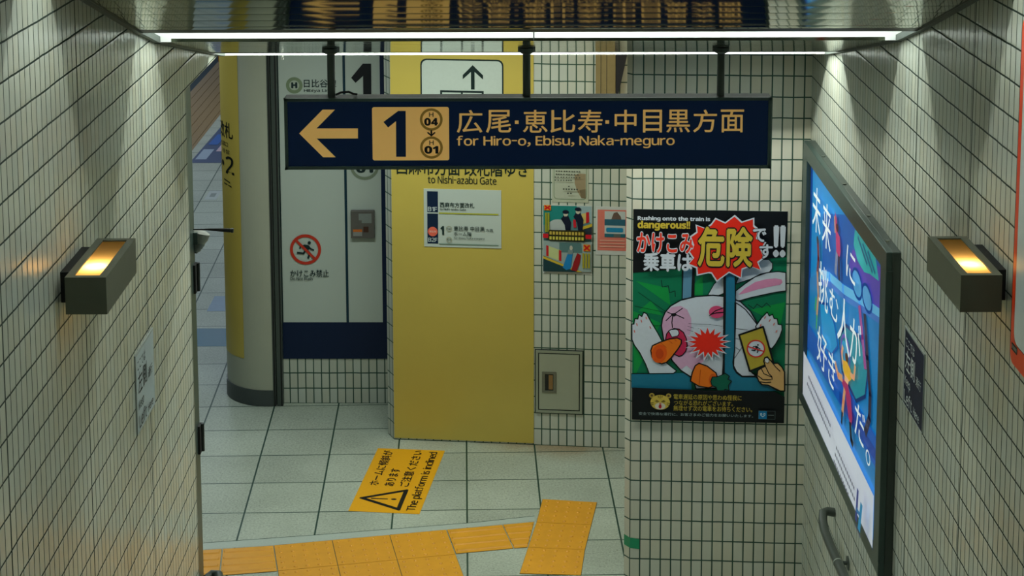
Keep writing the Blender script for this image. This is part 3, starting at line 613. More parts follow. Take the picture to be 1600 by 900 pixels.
# red burst with the headline
bur = K1((615, 172), (690, 200))+K2((40, 170), (78, 120), (160, 157), (240, 98), (300, 152), (402, 122), (402, 185), (440, 215), (425, 290), (500, 325), (462, 380), (490, 450), (435, 490), (464, 558), (370, 522), (300, 545), (292, 622), (190, 570), (86, 645), (40, 575))+K1((720, 572), (622, 592), (618, 530), (545, 500), (590, 450), (552, 395), (592, 340), (566, 270), (622, 232))
cx_, cy_ = sum(p[0] for p in bur)/len(bur), sum(p[1] for p in bur)/len(bur)
A.poly([(cx_+(x-cx_)*1.05, cy_+(y-cy_)*1.06) for x, y in bur], WT); A.poly(bur, RED)
def box2(a, b): return (a[0], a[1], b[0], b[1])
def px2(ox, oy, sc, x, y): return pm(ox+x/sc, oy+y/sc)
k1 = lambda x, y: px2(980, 320, 5.623, x, y); k2 = lambda x, y: px2(1105, 320, 5.623, x, y); k5 = lambda x, y: px2(980, 600, 6.275, x, y)
A.text('Rushing onto the train is', *box2(k1(97, 128), k2(28, 100)), WT, .02); A.text('dangerous!!', *box2(k1(97, 205), k1(555, 136)), YE, .025)
A.text('かけこみ', *box2(k1(90, 395), k1(580, 240)), (226, 56, 34), .03, WT, .04); A.text('乗車は', *box2(k1(145, 555), k1(570, 412)), WT, .035)
A.text('危険', *box2(k1(625, 515), k2(395, 200)), YE, .03, BK, .035)
A.text('で', *box2(k2(402, 312), k2(515, 205)), WT, .03, BK, .04); A.text('す', *box2(k2(457, 455), k2(570, 342)), WT, .03, BK, .04); A.text('!!', *box2(k2(580, 440), k2(680, 187)), WT, .03)
# small yellow cat-like head
c_ = k5(315, 150); kx = .00045
for ex in (-.040, .040): A.ell(c_[0]+ex, c_[1]+.033, .013, .012, (176, 150, 62)); A.ell(c_[0]+ex, c_[1]+.033, .006, .006, (90, 70, 40))
A.ell(c_[0], c_[1], .047, .037, (206, 178, 74)); A.ell(c_[0], c_[1]-.019, .025, .017, (212, 204, 186)); A.ell(c_[0], c_[1]-.021, .007, .0105, (190, 30, 40))
for q in (((-.02, .011), (-.006, .004)), ((.02, .011), (.006, .004)), ((-.025, .006), (-.012, .002)), ((.025, .006), (.012, .002)), ((-.046, -.004), (-.032, -.002)), ((.046, -.004), (.032, -.002)), ((-.044, -.014), (-.032, -.011)), ((.044, -.014), (.032, -.011)), ((0, .036), (0, .02)), ((-.01, .034), (-.008, .024)), ((.01, .034), (.008, .024))): A.stroke([(c_[0]+a, c_[1]+b_) for a, b_ in q], .0028, (70, 54, 26))
A.ell(c_[0], c_[1]-.006, .006, .004, (200, 120, 80))
YT = (186, 164, 56)
A.text('電車遅延の原因や思わぬ怪我に', *box2(k5(447, 118), k5(1112, 88)), YT, .004); A.text('つながる恐れがございます。', *box2(k5(450, 174), k5(1028, 145)), YT, .004); A.text('無理せず次の電車をお待ちください。', *box2(k5(445, 230), k5(1215, 203)), YT, .004)
A.text('安全で快適な運行に、お客さまのご協力をお願いいたします。', *box2(k5(103, 270), k5(1222, 277)), (150, 168, 168), 0)
a, b = k5(1276, 320), k5(1436, 246); m_ = a[0]+(b[0]-a[0])*.5
A.rect(a[0]-.001, a[1]-.001, b[0]+.001, b[1]+.001, (110, 130, 134)); A.rect(a[0], a[1], b[0], b[1], BK); A.rect(a[0], a[1], m_, b[1], (10, 116, 170))
lx, ly = (a[0]+m_)/2, (a[1]+b[1])/2
for sx in (-1, 1): A.stroke([(lx, ly-.009), (lx+sx*.010, ly-.001), (lx+sx*.011, ly+.007), (lx+sx*.006, ly+.009), (lx+sx*.004, ly+.001)], .003, (210, 226, 230))
A.stroke([(m_+.006, ly), (b[0]-.006, ly)], .003, (110, 124, 124))
A.build('printed_artwork', po)
c_ = k5(1475, 327)
A = Art(lambda x, z, h: front(x, z, .012+h)); A.ell(c_[0], c_[1], .0185, .0185, (126, 144, 138)); A.ring(c_[0], c_[1], .016, .0175, (86, 104, 98)); A.stroke([(c_[0]-.008, c_[1]-.009), (c_[0]-.008, c_[1]+.008), (c_[0]+.008, c_[1]+.008), (c_[0]+.008, c_[1]-.009)], .0016, (70, 90, 84)); A.stroke([(c_[0]-.008, c_[1]), (c_[0]+.008, c_[1])], .0014, (70, 90, 84))
A.build('round_sticker', po)['label'] = 'round grey sticker'
w = MB(); gm = mat('green_tape', (4, 140, 96), .4)
w.face([front(-.785, .2395, .0012), front(-.785, .2925, .0012), front(-.8311, .2985, .0012), front(-.8311, .2455, .0012)], gm)
w.face([front(-.8311, .2455, .0012), front(-.8311, .2985, .0012), Vector((.5487, 8.2512, .300)), Vector((.5487, 8.2512, .247))], gm)
tag(w.build('green_tape', fix=False), 'short strip of green tape round the left corner of the front wall', 'tape')

# ------------------------------------------------------------------ yellow gate panel on the pillar
yp = thing('yellow_gate_panel', pillar(-.29, .012), 'tall yellow panel with up arrow and Nishi-azabu Gate lettering on the pillar', 'sign')
w = MB(); w.box(-.706, .133, .0, .006, .012, 2.6, M_YELLOW, fr=lambda u, h, z: pillar(u, z, h)); w.build('panel', yp, bevel=.001)
A = Art(lambda x, z, h: pillar(x, z, .0065+h)); DG = (10, 34, 32)
A.rrect(-.5275, 1.70, -.0415, 2.322, .035, DG); A.rrect(-.519, 1.708, -.050, 2.313, .030, (190, 202, 192))
A.stroke([(-.2205, 2.150), (-.2205, 2.275)], .0215, DG); A.poly([(-.2205, 2.288), (-.1605, 2.229), (-.1605, 2.204), (-.2205, 2.258), (-.279, 2.204), (-.279, 2.229)], DG)
A.rect(-.412, 1.76, -.157, 2.137, DG); A.rect(-.400, 1.772, -.169, 2.125, (190, 202, 192)); A.rect(-.29, 1.772, -.279, 2.125, DG)
A.text('西麻布方面 改札階ゆき', -.676, 1.632, .098, 1.722, DG, .012); A.text('to Nishi-azabu Gate', -.4885, 1.583, -.0845, 1.628, DG, .004)
A.build('lettering', yp)
w = MB(); w.box(-.514, -.057, .006, .010, 1.200, 1.549, M_WHITEPANEL, fr=lambda u, h, z: pillar(u, z, h)); pt = w.build('floor_guide_plate', yp)
A = Art(lambda x, z, h: pillar(x, z, .0102+h)); N2 = (6, 32, 60)
A.rect(-.494, 1.408, -.430, 1.534, N2); A.rect(-.494, 1.219, -.430, 1.400, N2)
A.text('B1F', -.489, 1.415, -.436, 1.440, (190, 204, 204), .012); A.text('B2F', -.489, 1.230, -.436, 1.254, (190, 204, 204), .012); A.ell(-.462, 1.292, .0285, .0285, (226, 104, 82)); A.text('現在地', -.482, 1.286, -.442, 1.299, (226, 190, 176), .01)
A.text('西麻布方面改札', -.418, 1.440, -.215, 1.470, (20, 46, 44), .012); A.text('to Nishi-azabu Gate', -.418, 1.423, -.265, 1.436, (20, 46, 44), .01)
A.rect(-.425, 1.401, -.073, 1.409, (170, 172, 60)); A.rect(-.425, 1.217, -.073, 1.222, (110, 140, 124))
A.text('1', -.415, 1.276, -.396, 1.326, (20, 46, 44), .03)
for cz, tx in ((1.318, '04'), (1.252, '01')): A.ring(-.365, cz-.006, .014, .017, (150, 150, 120)); A.text(tx, -.374, cz-.013, -.356, cz, (20, 46, 44), .01)
A.text('恵比寿 中目黒', -.337, 1.301, -.155, 1.330, (20, 46, 44), .012); A.text('方面', -.148, 1.301, -.105, 1.318, (20, 46, 44), .01); A.text('ホーム階', -.337, 1.271, -.232, 1.295, (20, 46, 44), .012); A.text('for Ebisu, Naka-meguro', -.337, 1.250, -.155, 1.264, (20, 46, 44), .01)
A.build('lettering', pt)

# ------------------------------------------------------------------ notices beside the yellow panel
nt_ = thing('paper_notice', pillar(.35, 1.488), 'stained pale paper notice with a rounded border, half behind the hanging sign', 'notice')
w = MB(); w.box(.240, .452, .0005, .003, 1.486, 1.80, mat('old_paper', (176, 182, 160), .5), fr=lambda u, h, z: pillar(u, z, h)); w.build('sheet', nt_)
A = Art(lambda x, z, h: pillar(x, z, .0032+h)); A.rrect(.250, 1.503, .442, 1.79, .022, (126, 144, 118)); A.rrect(.254, 1.507, .438, 1.786, .020, (178, 184, 164))
A.poly([(.372, 1.652), (.40, 1.66), (.436, 1.658), (.436, 1.51), (.405, 1.522), (.385, 1.56), (.372, 1.60)], (150, 134, 104)); A.poly([(.40, 1.562), (.436, 1.568), (.436, 1.51), (.41, 1.515)], (118, 104, 78))
for j, (xa, xb, z) in enumerate(((.262, .41, 1.668), (.262, .40, 1.651), (.256, .40, 1.634), (.256, .36, 1.617), (.335, .352, 1.582), (.305, .395, 1.564), (.33, .358, 1.540))):
    k = xa
    while k < xb: A.rect(k, z, k+.009, z+.006+.003*(j > 4), (64, 70, 60)); k += .013+.006*random.random()
A.build('print', nt_)
p1 = thing('safety_poster', pillar(.33, 1.058), 'small colourful poster of uniformed figures above red and blue coats', 'poster')
w = MB(); w.box(.186, .475, .0005, .003, 1.056, 1.468, mat('poster_paper', (190, 196, 190), .4), fr=lambda u, h, z: pillar(u, z, h)); w.build('sheet', p1)
def q1(x, y): return (.186+(x-82)/495*.289, 1.468-(y-130)/690*.412)
def Q(*p): return [q1(*a) for a in p]
A = Art(lambda x, z, h: pillar(x, z, .0032+h)); NV = (12, 22, 46)
A.poly(Q((88, 135), (570, 135), (572, 785), (88, 785)), (92, 130, 134)); A.poly(Q((88, 135), (570, 135), (480, 300), (300, 280), (140, 330), (88, 330)), (28, 130, 124)); A.poly(Q((420, 135), (570, 135), (572, 310), (440, 200)), (150, 176, 180))
A.ell(*q1(235, 350), .062, .047, (176, 186, 184)); A.poly(Q((470, 210), (515, 200), (515, 300), (470, 320)), (206, 186, 110)); A.poly(Q((515, 195), (545, 190), (548, 290), (515, 305)), (190, 24, 36))
A.poly(Q((460, 345), (575, 305), (575, 335), (460, 375)), (206, 176, 50)); A.poly(Q((440, 380), (575, 340), (575, 420), (440, 420)), (40, 50, 60))
for hx, hy, sx in ((312, 205, -1), (435, 175, 1)):
    A.poly(Q((hx-22, hy+25), (hx+24, hy+25), (hx+55, hy+95), (hx+45, hy+215), (hx+5, hy+220), (hx-10, hy+120), (hx-45, hy+65)), NV); A.ell(*q1(hx, hy+10), .013, .017, (196, 190, 170)); A.ell(*q1(hx, hy-10), .019, .012, NV)
A.poly(Q((385, 265), (412, 270), (420, 345), (392, 350)), (196, 30, 46)); A.poly(Q((265, 255), (320, 235), (330, 260), (270, 268)), NV)
A.rect(*q1(95, 182), *q1(165, 128), (216, 150, 40)); A.stroke(Q((105, 138), (155, 172)), .010, (200, 22, 22)); A.stroke(Q((155, 138), (105, 172)), .010, (200, 22, 22))
for x in (105, 130): A.rect(*q1(x, 400), *q1(x+20, 205), (150, 150, 40))
A.poly(Q((88, 485), (572, 490), (572, 790), (88, 790)), (150, 168, 166)); A.poly(Q((250, 500), (470, 500), (480, 600), (250, 600)), (84, 120, 120))
A.poly(Q((118, 530), (268, 580), (268, 690), (118, 640)), (190, 200, 140)); A.poly(Q((118, 530), (142, 538), (142, 645), (118, 638)), (190, 24, 36)); A.poly(Q((245, 575), (270, 582), (270, 690), (245, 682)), (190, 24, 36))
A.poly(Q((88, 635), (480, 795), (88, 795)), (30, 66, 72)); A.poly(Q((88, 640), (480, 792), (430, 792), (88, 665)), (206, 176, 50)); A.poly(Q((88, 670), (360, 788), (88, 788)), (24, 60, 66))
A.poly(Q((335, 605), (385, 600), (365, 760), (320, 775), (285, 750), (305, 690)), (22, 126, 190)); A.ell(*q1(368, 552), .009, .015, (190, 186, 170)); A.poly(Q((340, 570), (390, 575), (380, 615), (335, 615)), (120, 140, 140)); A.poly(Q((430, 600), (465, 620), (455, 700), (425, 785), (370, 775), (395, 690)), (150, 24, 30))
A.rect(*q1(490, 580), *q1(560, 512), (216, 150, 40)); A.stroke(Q((500, 522), (550, 570)), .010, (200, 22, 22)); A.stroke(Q((550, 522), (500, 570)), .010, (200, 22, 22))
for x in (482, 510, 538): A.rect(*q1(x, 750), *q1(x+18, 600), (166, 156, 40))
A.rect(*q1(86, 455), *q1(570, 412), (200, 22, 36)); A.rrect(*q1(140, 480), *q1(512, 372), .012, (46, 44, 16))
for j in range(2):
    for k in range(11): A.rect(*q1(152+32*k, 420+48*j), *q1(174+32*k, 388+48*j), (196, 170, 70) if j == 0 else (200, 190, 80))
A.build('printed_artwork', p1)
p2 = thing('pink_poster', pillar(.59, 1.18), 'small salmon pink poster partly hidden behind the front wall corner', 'poster')
w = MB(); w.box(.496, .70, .0005, .003, 1.178, 1.466, MATS['poster_paper'], fr=lambda u, h, z: pillar(u, z, h)); w.build('sheet', p2)
A = Art(lambda x, z, h: pillar(x, z, .0032+h)); A.rect(.506, 1.204, .692, 1.448, (218, 120, 104)); A.rect(.547, 1.285, .668, 1.440, (190, 198, 196)); A.poly([(.585, 1.39), (.60, 1.43), (.62, 1.436), (.64, 1.41), (.645, 1.39)], (104, 84, 74))
A.rect(.547, 1.355, .668, 1.392, (44, 96, 116)); A.rrect(.556, 1.315, .655, 1.342, .008, (26, 132, 176)); A.rect(.547, 1.285, .668, 1.306, (34, 100, 116)); A.rect(.60, 1.285, .64, 1.306, (90, 100, 96))
for z in (1.262, 1.243, 1.226): A.rect(.52, z, .665, z+.006, (226, 170, 150))
A.build('printed_artwork', p2)

# ------------------------------------------------------------------ service hatch
ha = thing('service_hatch', pillar(.283, .20), 'square grey service hatch with a recessed pull, low on the pillar tiles', 'hatch')
w = MB(); fr_ = lambda u, h, z: pillar(u, z, h); DK = mat('dark_green_seal', (16, 36, 32), .6)
ux0, ux1, hz0, hz1 = .139, .4265, .200, .5935
w.box(ux0, ux1, 0, .003, hz0, hz1, DK, fr=fr_)
for q in ((ux0+.006, ux1-.006, hz1-.020, hz1-.006), (ux0+.006, ux1-.006, hz0+.006, hz0+.020), (ux0+.006, ux0+.020, hz0+.02, hz1-.02), (ux1-.020, ux1-.006, hz0+.02, hz1-.02)): w.box(q[0], q[1], .003, .010, q[2], q[3], mat('hatch_frame', (150, 158, 140), .4, .2), fr=fr_)
w.build('frame', ha)
w = MB(); w.box(ux0+.026, ux1-.026, .003, .008, hz0+.027, hz1-.027, mat('hatch_door', (164, 170, 150), .4, .1, nscale=8), fr=fr_); dr = w.build('door', ha, bevel=.001)
w = MB()
for q in ((.182, .2675, .445, .458), (.182, .2675, .331, .344), (.182, .200, .344, .445), (.2495, .2675, .344, .445)): w.box(q[0], q[1], .008, .012, q[2], q[3], M_STEEL, fr=fr_)
w.box(.200, .2495, .0081, .0086, .344, .445, M_DARK, fr=fr_); w.box(.222, .2465, .0086, .013, .352, .440, mat('brass_pull', (150, 122, 84), .3, .7), fr=fr_)
hd = w.build('pull_handle', dr); hd['label'] = 'brown recessed pull handle'

# ------------------------------------------------------------------ hanging box on the pillar, top right
hb = thing('display_housing', pillar(.55, 2.05), 'beige ribbed metal housing on the pillar tiles, above the hanging sign', 'housing')
w = MB(); bm_ = mat('beige_metal', (150, 134, 92), .4, .3)
w.box(.494, .607, 0, .05, 2.02, 2.60, bm_, fr=fr_)
for u in (.524, .557): w.box(u-.002, u+.002, .05, .0515, 2.02, 2.60, mat('beige_groove', (86, 78, 52), .6), fr=fr_)
w.build('ribbed_cover', hb)
w = MB(); V = [pillar(u, z, h) for h in (0, .05) for u, z in ((.610, 2.11), (.618, 2.11), (.680, 2.40), (.722, 2.60), (.610, 2.60))]
w.mesh(V, [(0, 1, 2, 3, 4), (9, 8, 7, 6, 5)]+[(i, 5+i, 5+(i+1) % 5, (i+1) % 5) for i in range(5)], mat('black_bracket', (20, 20, 26), .6)); w.build('bracket', hb)['label'] = 'black tapering bracket'

# ------------------------------------------------------------------ far wall: route panel, shutter guides, control box
rp = thing('route_panel', far(-1.1, .29), 'white wall panel with navy borders, platform number 1 and no-rushing mark', 'sign')
ff = lambda u, h, z: far(u, z, h)
w = MB(); w.box(-1.4365, -.768, 0, .006, .294, 2.62, M_WHITEPANEL, fr=ff); w.build('panel', rp)
A = Art(lambda x, z, h: far(x, z, .0064+h)); N3 = (4, 28, 62); TX = (20, 44, 46)
A.rect(-1.4365, .294, -.768, .533, N3); A.rect(-1.0355, .533, -1.0195, 2.62, (6, 50, 66)); A.rect(-.8066, .533, -.768, 2.62, N3); A.rect(-1.4365, .533, -1.431, 2.62, (20, 44, 46))
A.ring(-1.3346, 2.0466, .031, .0515, (124, 142, 112)); A.ell(-1.3346, 2.0466, .031, .031, (176, 188, 172)); A.text('H', -1.351, 2.030, -1.318, 2.064, TX, .04)
A.text('日比谷線', -1.2746, 2.034, -1.075, 2.084, TX, .012); A.text('Hibiya Line', -1.2746, 2.000, -1.100, 2.024, TX, .014)
A.poly([(-.983, 2.094), (-.9101, 2.1824), (-.8589, 2.1824), (-.8605, 1.82), (-.9105, 1.82), (-.9095, 2.105), (-.956, 2.062)], (12, 18, 24))
A.ring(-.908, 1.5413, .073, .0905, (128, 142, 120)); A.text('01', -.958, 1.497, -.858, 1.548, TX, .03); A.text('H', -.924, 1.564, -.892, 1.596, TX, .02)
A.ring(-.908, 1.72, .055, .068, (128, 142, 120)); A.text('04', -.946, 1.69, -.870, 1.728, TX, .03)
A.ring(-1.2836, 1.0052, .079, .0975, (196, 56, 36)); runner(A, -1.283, 1.002, .085, TX); A.stroke([(-1.345, 1.068), (-1.222, .942)], .016, (196, 56, 36))
A.text('かけこみ禁止', -1.3811, .829, -1.1406, .875, TX, .012); A.text('Do Not Rush', -1.3811, .808, -1.242, .827, TX, .016)
A.build('lettering', rp)
cb = thing('control_box', far(-.92, 1.084), 'small grey control box with an orange label on the white far panel', 'control box')
w = MB(); w.box(-.996, -.849, .0095, .04, 1.084, 1.260, mat('box_grey', (92, 90, 86), .5), fr=ff); w.build('case', cb, bevel=.003)
A = Art(lambda x, z, h: far(x, z, .0405+h)); A.poly([(-.946, 1.243), (-.866, 1.243), (-.866, 1.182), (-.928, 1.182), (-.928, 1.20), (-.946, 1.20)], (128, 136, 132)); A.rect(-.982, 1.126, -.926, 1.142, (200, 108, 40)); A.rect(-.982, 1.100, -.926, 1.126, (140, 142, 138)); A.rect(-.918, 1.124, -.886, 1.160, (70, 44, 34)); A.build('label_stickers', cb)
for u0, lab in ((-1.517, 'left dark metal shutter channel beside the rounded wall end'), (-1.4745, 'right dark metal shutter channel beside the white far panel')):
    w = MB(); w.box(u0, u0+.037, .0, .05, 0, 2.70, M_GREYD, fr=ff); w.box(u0+.024, u0+.033, .05, .0505, 0, 2.70, M_BLACK, fr=ff)
    tag(w.build('shutter_guide', bevel=.003), lab, 'shutter guide', 'shutter guides')
w = MB(); w.mesh([Vector((-.978, 7.50, 2.815))+Vector(q) for q in ((-.006, 0, -.022), (.006, 0, -.022), (.006, .004, -.022), (-.006, .004, -.022), (-.002, 0, .0), (.002, 0, 0), (.002, .004, 0), (-.002, .004, 0))], [(0, 1, 5, 4), (1, 2, 6, 5), (2, 3, 7, 6), (3, 0, 4, 7), (4, 5, 6, 7), (3, 2, 1, 0)], mat('white_tag', (226, 226, 214), .4)); w.tube([(-.978, 7.502, 2.815), (-.978, 7.502, 2.86)], .001, M_DARK, 6)
tag(w.build('hang_tag'), 'tiny white tag hanging under the thin trough light', 'tag')

# ------------------------------------------------------------------ left wall end: jamb, hinges, camera, rod
w = MB(); w.box(-1.40, -1.3015, Y_END, 7.10, 0, 2.785, M_GREY); struct(w.build('trim_jamb'))
for z, lab in ((1.90, 'upper black hinge on the jamb at the left wall end'), (1.21, 'lower black hinge on the jamb at the left wall end')):
    t = thing('hinge', (-1.30, 7.09, z), lab, 'hinge', 'jamb hinges')
    w = MB(); w.box(-1.3015, -1.292, 7.05, 7.10, z, z+.12, M_BLACK); w.build('leaf', t)
    w = MB(); w.tube([(-1.289, 7.09, z), (-1.289, 7.09, z+.06), (-1.289, 7.09, z+.061), (-1.289, 7.09, z+.12)], [.008, .008, .0085, .0085], M_DARK, 14); w.build('knuckle', t, smooth=True)
sc = thing('security_camera', (-1.3075, 7.10, 2.10), 'small dome security camera on the jamb at the left wall end', 'camera')
w = MB(); c0 = Vector((-1.277, 7.12, 2.146)); ax = Vector((-.30, -.12, -1)).normalized()
w.tube([c0, c0+ax*.006, c0+ax*.03, c0+ax*.048], [.026, .040, .038, .030], mat('camera_casing', (112, 118, 110), .4), 28); w.build('casing', sc, smooth=True)
w = MB(); w.tube([c0+ax*.048, c0+ax*.058, c0+ax*.059, c0+ax*.068, c0+ax*.069, c0+ax*.082, c0+ax*.090], [.031, .031, .027, .027, .023, .021, .012], mat('camera_rings', (96, 104, 100), .35, .3), 28); w.build('lens_ring', sc, smooth=True)
w = MB(); w.tube([c0+ax*.088, c0+ax*.094], [.014, .010], M_BLACK, 20); w.build('lens', sc, smooth=True)
w = MB(); w.box(-1.3075, -1.285, 7.075, 7.10, 2.10, 2.15, M_GREY); w.build('mount', sc)
rd = thing('rod', (-1.3075, 7.09, 2.165), 'thin black rod with a thicker end sticking out past the left wall end', 'rod')
w = MB(); w.tube([(-1.3075, 7.08, 2.163), (-1.26, 7.08, 2.163), (-1.235, 7.08, 2.163), (-1.19, 7.08, 2.161), (-1.15, 7.08, 2.159)], [.0022, .003, .0045, .007, .0085], M_BLACK, 14); w.build('shaft', rd, smooth=True)
w = MB(); w.tube([(-1.15, 7.08, 2.159), (-1.147, 7.08, 2.159), (-1.146, 7.08, 2.159), (-1.137, 7.08, 2.1585)], [.0085, .007, .0105, .0095], M_DARK, 14); w.build('end_cap', rd, smooth=True)

# ------------------------------------------------------------------ handrails
hr = thing('handrail', (1.345, 6.9, .78), 'dark grey handrail with a bent end, low on the right wall', 'handrail', 'stair handrails')
w = MB(); P = [(1.404, 7.34, .818), (1.372, 7.345, .822), (1.352, 7.335, .82), (1.344, 7.30, .80), (1.342, 7.24, .783), (1.342, 7.10, .782), (1.342, 6.80, .792), (1.342, 6.55, .80), (1.342, 6.3, .806), (1.342, 5.9, .84)]+[(1.342, 5.4-.3*i, 1.06+.149*i) for i in range(0, 18, 2)]
w.tube(P, .0195, M_RAIL, 20); w.build('rail', hr, smooth=True)
w = MB(); w.tube([(1.404, 7.02, .74), (1.400, 7.02, .74), (1.398, 7.02, .74)], [.03, .03, .026], M_GREYD, 18); w.tube([(1.402, 7.02, .74), (1.362, 7.02, .742), (1.344, 7.02, .766)], .0085, M_GREYD, 12); w.build('bracket', hr, smooth=True)
w = MB(); w.tube([(1.342, 6.925, .788), (1.342, 6.917, .788)], .0207, mat('pale_ring', (140, 150, 140), .4), 20); w.build('joint_ring', hr, smooth=True)['label'] = 'thin pale joint ring'
hl = thing('handrail', (-1.22, 6.9, .66), 'dark handrail end poking out past the foot of the left wall', 'handrail', 'stair handrails')
w = MB(); P = [(-1.285, 7.06, .655), (-1.262, 7.085, .665), (-1.235, 7.07, .67), (-1.222, 7.02, .665), (-1.218, 6.9, .655), (-1.218, 6.5, .66), (-1.218, 6.0, .70)]+[(-1.218, 5.4-.3*i, 1.0+.149*i) for i in range(0, 18, 2)]
w.tube(P, .0205, M_RAIL, 20); w.build('rail', hl, smooth=True)
w = MB(); w.tube([(XL, 6.6, .62), (XL+.03, 6.6, .62), (-1.22, 6.6, .645)], .0085, M_GREYD, 12); w.build('bracket', hl, smooth=True)

# ------------------------------------------------------------------ orange framed panel, right edge
op = thing('orange_panel', (1.38, 4.5, 2.45), 'white panel with an orange rounded border at the right edge of view', 'sign')
w = MB(); yo0, yo1, zo0, zo1 = 4.15, 4.735, 2.437, 3.40
def rr(y0, y1, z0, z1, r):
    P = []
    for cy, cz, a in ((y1-r, z1-r, 0), (y0+r, z1-r, 90), (y0+r, z0+r, 180), (y1-r, z0+r, 270)): P += [(cy+r*math.cos(math.radians(a+t)), cz+r*math.sin(math.radians(a+t))) for t in (0, 18, 36, 54, 72, 90)]
    return P
R0 = rr(yo0, yo1, zo0, zo1, .03); n = len(R0); ow = mat('orange_enamel', (226, 62, 12), .35, noise=.06)
w.mesh([(1.380, y, z) for y, z in R0]+[(XR, y, z) for y, z in R0], [tuple(range(n)), tuple(range(2*n-1, n-1, -1))]+[(i, (i+1) % n, n+(i+1) % n, n+i) for i in range(n)], ow); w.build('frame', op)
w = MB(); R1 = rr(yo0+.03, yo1-.031, zo0+.062, zo1-.05, .035); w.face([(1.3792, y, z) for y, z in R1], M_BLACK); R1 = rr(yo0+.033, yo1-.034, zo0+.065, zo1-.053, .033); w.face([(1.3786, y, z) for y, z in R1], mat('pale_panel', (196, 206, 204), .3)); w.build('face', op, fix=False)
w = MB(); w.face([(1.3790, 4.722, 2.475), (1.3790, 4.668, 2.475), (1.3790, 4.668, 2.496), (1.3790, 4.722, 2.496)], M_BLACK)
for k in range(4): w.face([(1.3785, 4.716-.012*k, 2.481), (1.3785, 4.708-.012*k, 2.481), (1.3785, 4.708-.012*k, 2.491), (1.3785, 4.716-.012*k, 2.491)], mat('label_grey', (120, 124, 110), .5))
w.build('maker_label', op, fix=False)

# ------------------------------------------------------------------ floor markings
fs = thing('floor_sticker', (-.64, 9.6, 0), 'yellow slope warning sticker with triangle and black lettering on the floor', 'floor sticker')
BRc = Vector((-.500, 9.142, 0)); e1 = Vector((.115, .9934, 0)); e2 = Vector((-.9934, .115, 0))
fl = lambda a, b, h: BRc+e1*a+e2*b+Vector((0, 0, .0012+h))
A = Art(fl, step=.0003); FY = (226, 164, 22)
A.poly([(0, 0), (.878, -.006), (.872, .394), (-.002, .392)], FY)
A.poly([(.036, .112), (.032, .122), (.165, .364), (.178, .364), (.312, .122), (.306, .112)], BK); A.poly([(.068, .136), (.171, .325), (.275, .136)], FY)
A.poly([(.1645, .30), (.1785, .30), (.1765, .205), (.1665, .205)], BK); A.ell(.1715, .172, .010, .016, BK, n=14)
A.text('ホームに傾斜が', .345, .292, .838, .350, BK, .014); A.text('あります', .345, .205, .585, .260, BK, .014); A.text('ご注意ください', .345, .120, .856, .176, BK, .014); A.text('The platform is inclined', .034, .018, .845, .082, BK, .008)
A.build('print', fs)
def tactile(c, kind, label):
    t = thing('tactile_tile', ((c[0][0]+c[2][0])/2, (c[0][1]+c[2][1])/2, 0), label, 'tactile tile', 'tactile paving')
    bl = lambda a, b: (c[0][0]*(1-a)*(1-b)+c[1][0]*a*(1-b)+c[2][0]*a*b+c[3][0]*(1-a)*b, c[0][1]*(1-a)*(1-b)+c[1][1]*a*(1-b)+c[2][1]*a*b+c[3][1]*(1-a)*b)
    g = .006; H = .0035
    w = MB(); w.face([(*bl(a_, b_), .001) for a_, b_ in ((.0, .0), (1, .0), (1, 1), (.0, 1))], mat('floor_joint', (26, 62, 50), .7)); w.prism([bl(g, g), bl(1-g, g), bl(1-g, 1-g), bl(g, 1-g)], .0005, H, M_TACT); w.build('slab', t)
    w = MB()
    if kind == 'dots':
        for i in range(5):
            for j in range(5):
                x, y = bl(.1+.2*i, .1+.2*j); w.tube([(x, y, H-.0005), (x, y, H+.003), (x, y, H+.0045)], [.011, .008, .005], M_TACT, 10)
    else:
        for j in range(4):
            b0 = .125+.25*j; q = [bl(.03, b0-.05), bl(.97, b0-.05), bl(.97, b0+.05), bl(.03, b0+.05)]; q2 = [bl(.045, b0-.03), bl(.955, b0-.03), bl(.955, b0+.03), bl(.045, b0+.03)]
            w.mesh([(*p, H-.0005) for p in q]+[(*p, H+.0045) for p in q2], [(4, 5, 6, 7), (0, 1, 5, 4), (1, 2, 6, 5), (2, 3, 7, 6), (3, 0, 4, 7)], M_TACT)
    w.build('studs' if kind == 'dots' else 'bars', t, smooth=(kind == 'dots'))
o_ = Vector((-1.238, 8.765)); ex = Vector((.2968, .0604)); ey = Vector((.058, -.289))
wd = ['first', 'second', 'third']
for j in range(2):
    for i in range(3):
        a = o_+ex*i+ey*j; tactile([tuple(a+ey), tuple(a+ey+ex), tuple(a+ex), tuple(a)], 'dots', 'yellow studded tactile tile, %s from left in the %s row of the block' % (wd[i], ('far', 'near')[j]))
tactile([(-1.463, 8.429), (-1.182, 8.474), (-1.240, 8.763), (-1.498, 8.727)], 'bars', 'yellow barred tactile tile just left of the studded block')
tactile([(-1.76, 8.385), (-1.467, 8.428), (-1.502, 8.726), (-1.79, 8.69)], 'bars', 'yellow barred tactile tile cut off by the left wall end')
tactile([(-.288, 8.664), (.008, 8.724), (-.050, 9.004), (-.345, 8.946)], 'bars', 'yellow barred tactile tile just right of the studded block')
tactile([(.012, 8.725), (.080, 8.736), (.120, 9.040), (-.047, 9.005)], 'bars', 'short cut barred tactile tile meeting the standing studded strip')
D = [((.169, 9.329), (.469, 9.285)), ((.131, 9.033), (.424, 8.999)), ((.083, 8.735), (.378, 8.704)), ((.037, 8.441), (.347, 8.422))]
for i in range(3): tactile([D[i+1][0], D[i+1][1], D[i][1], D[i][0]], 'dots', 'yellow studded tactile tile, %s of the standing strip by the front wall' % ('farthest', 'middle', 'nearest')[i])
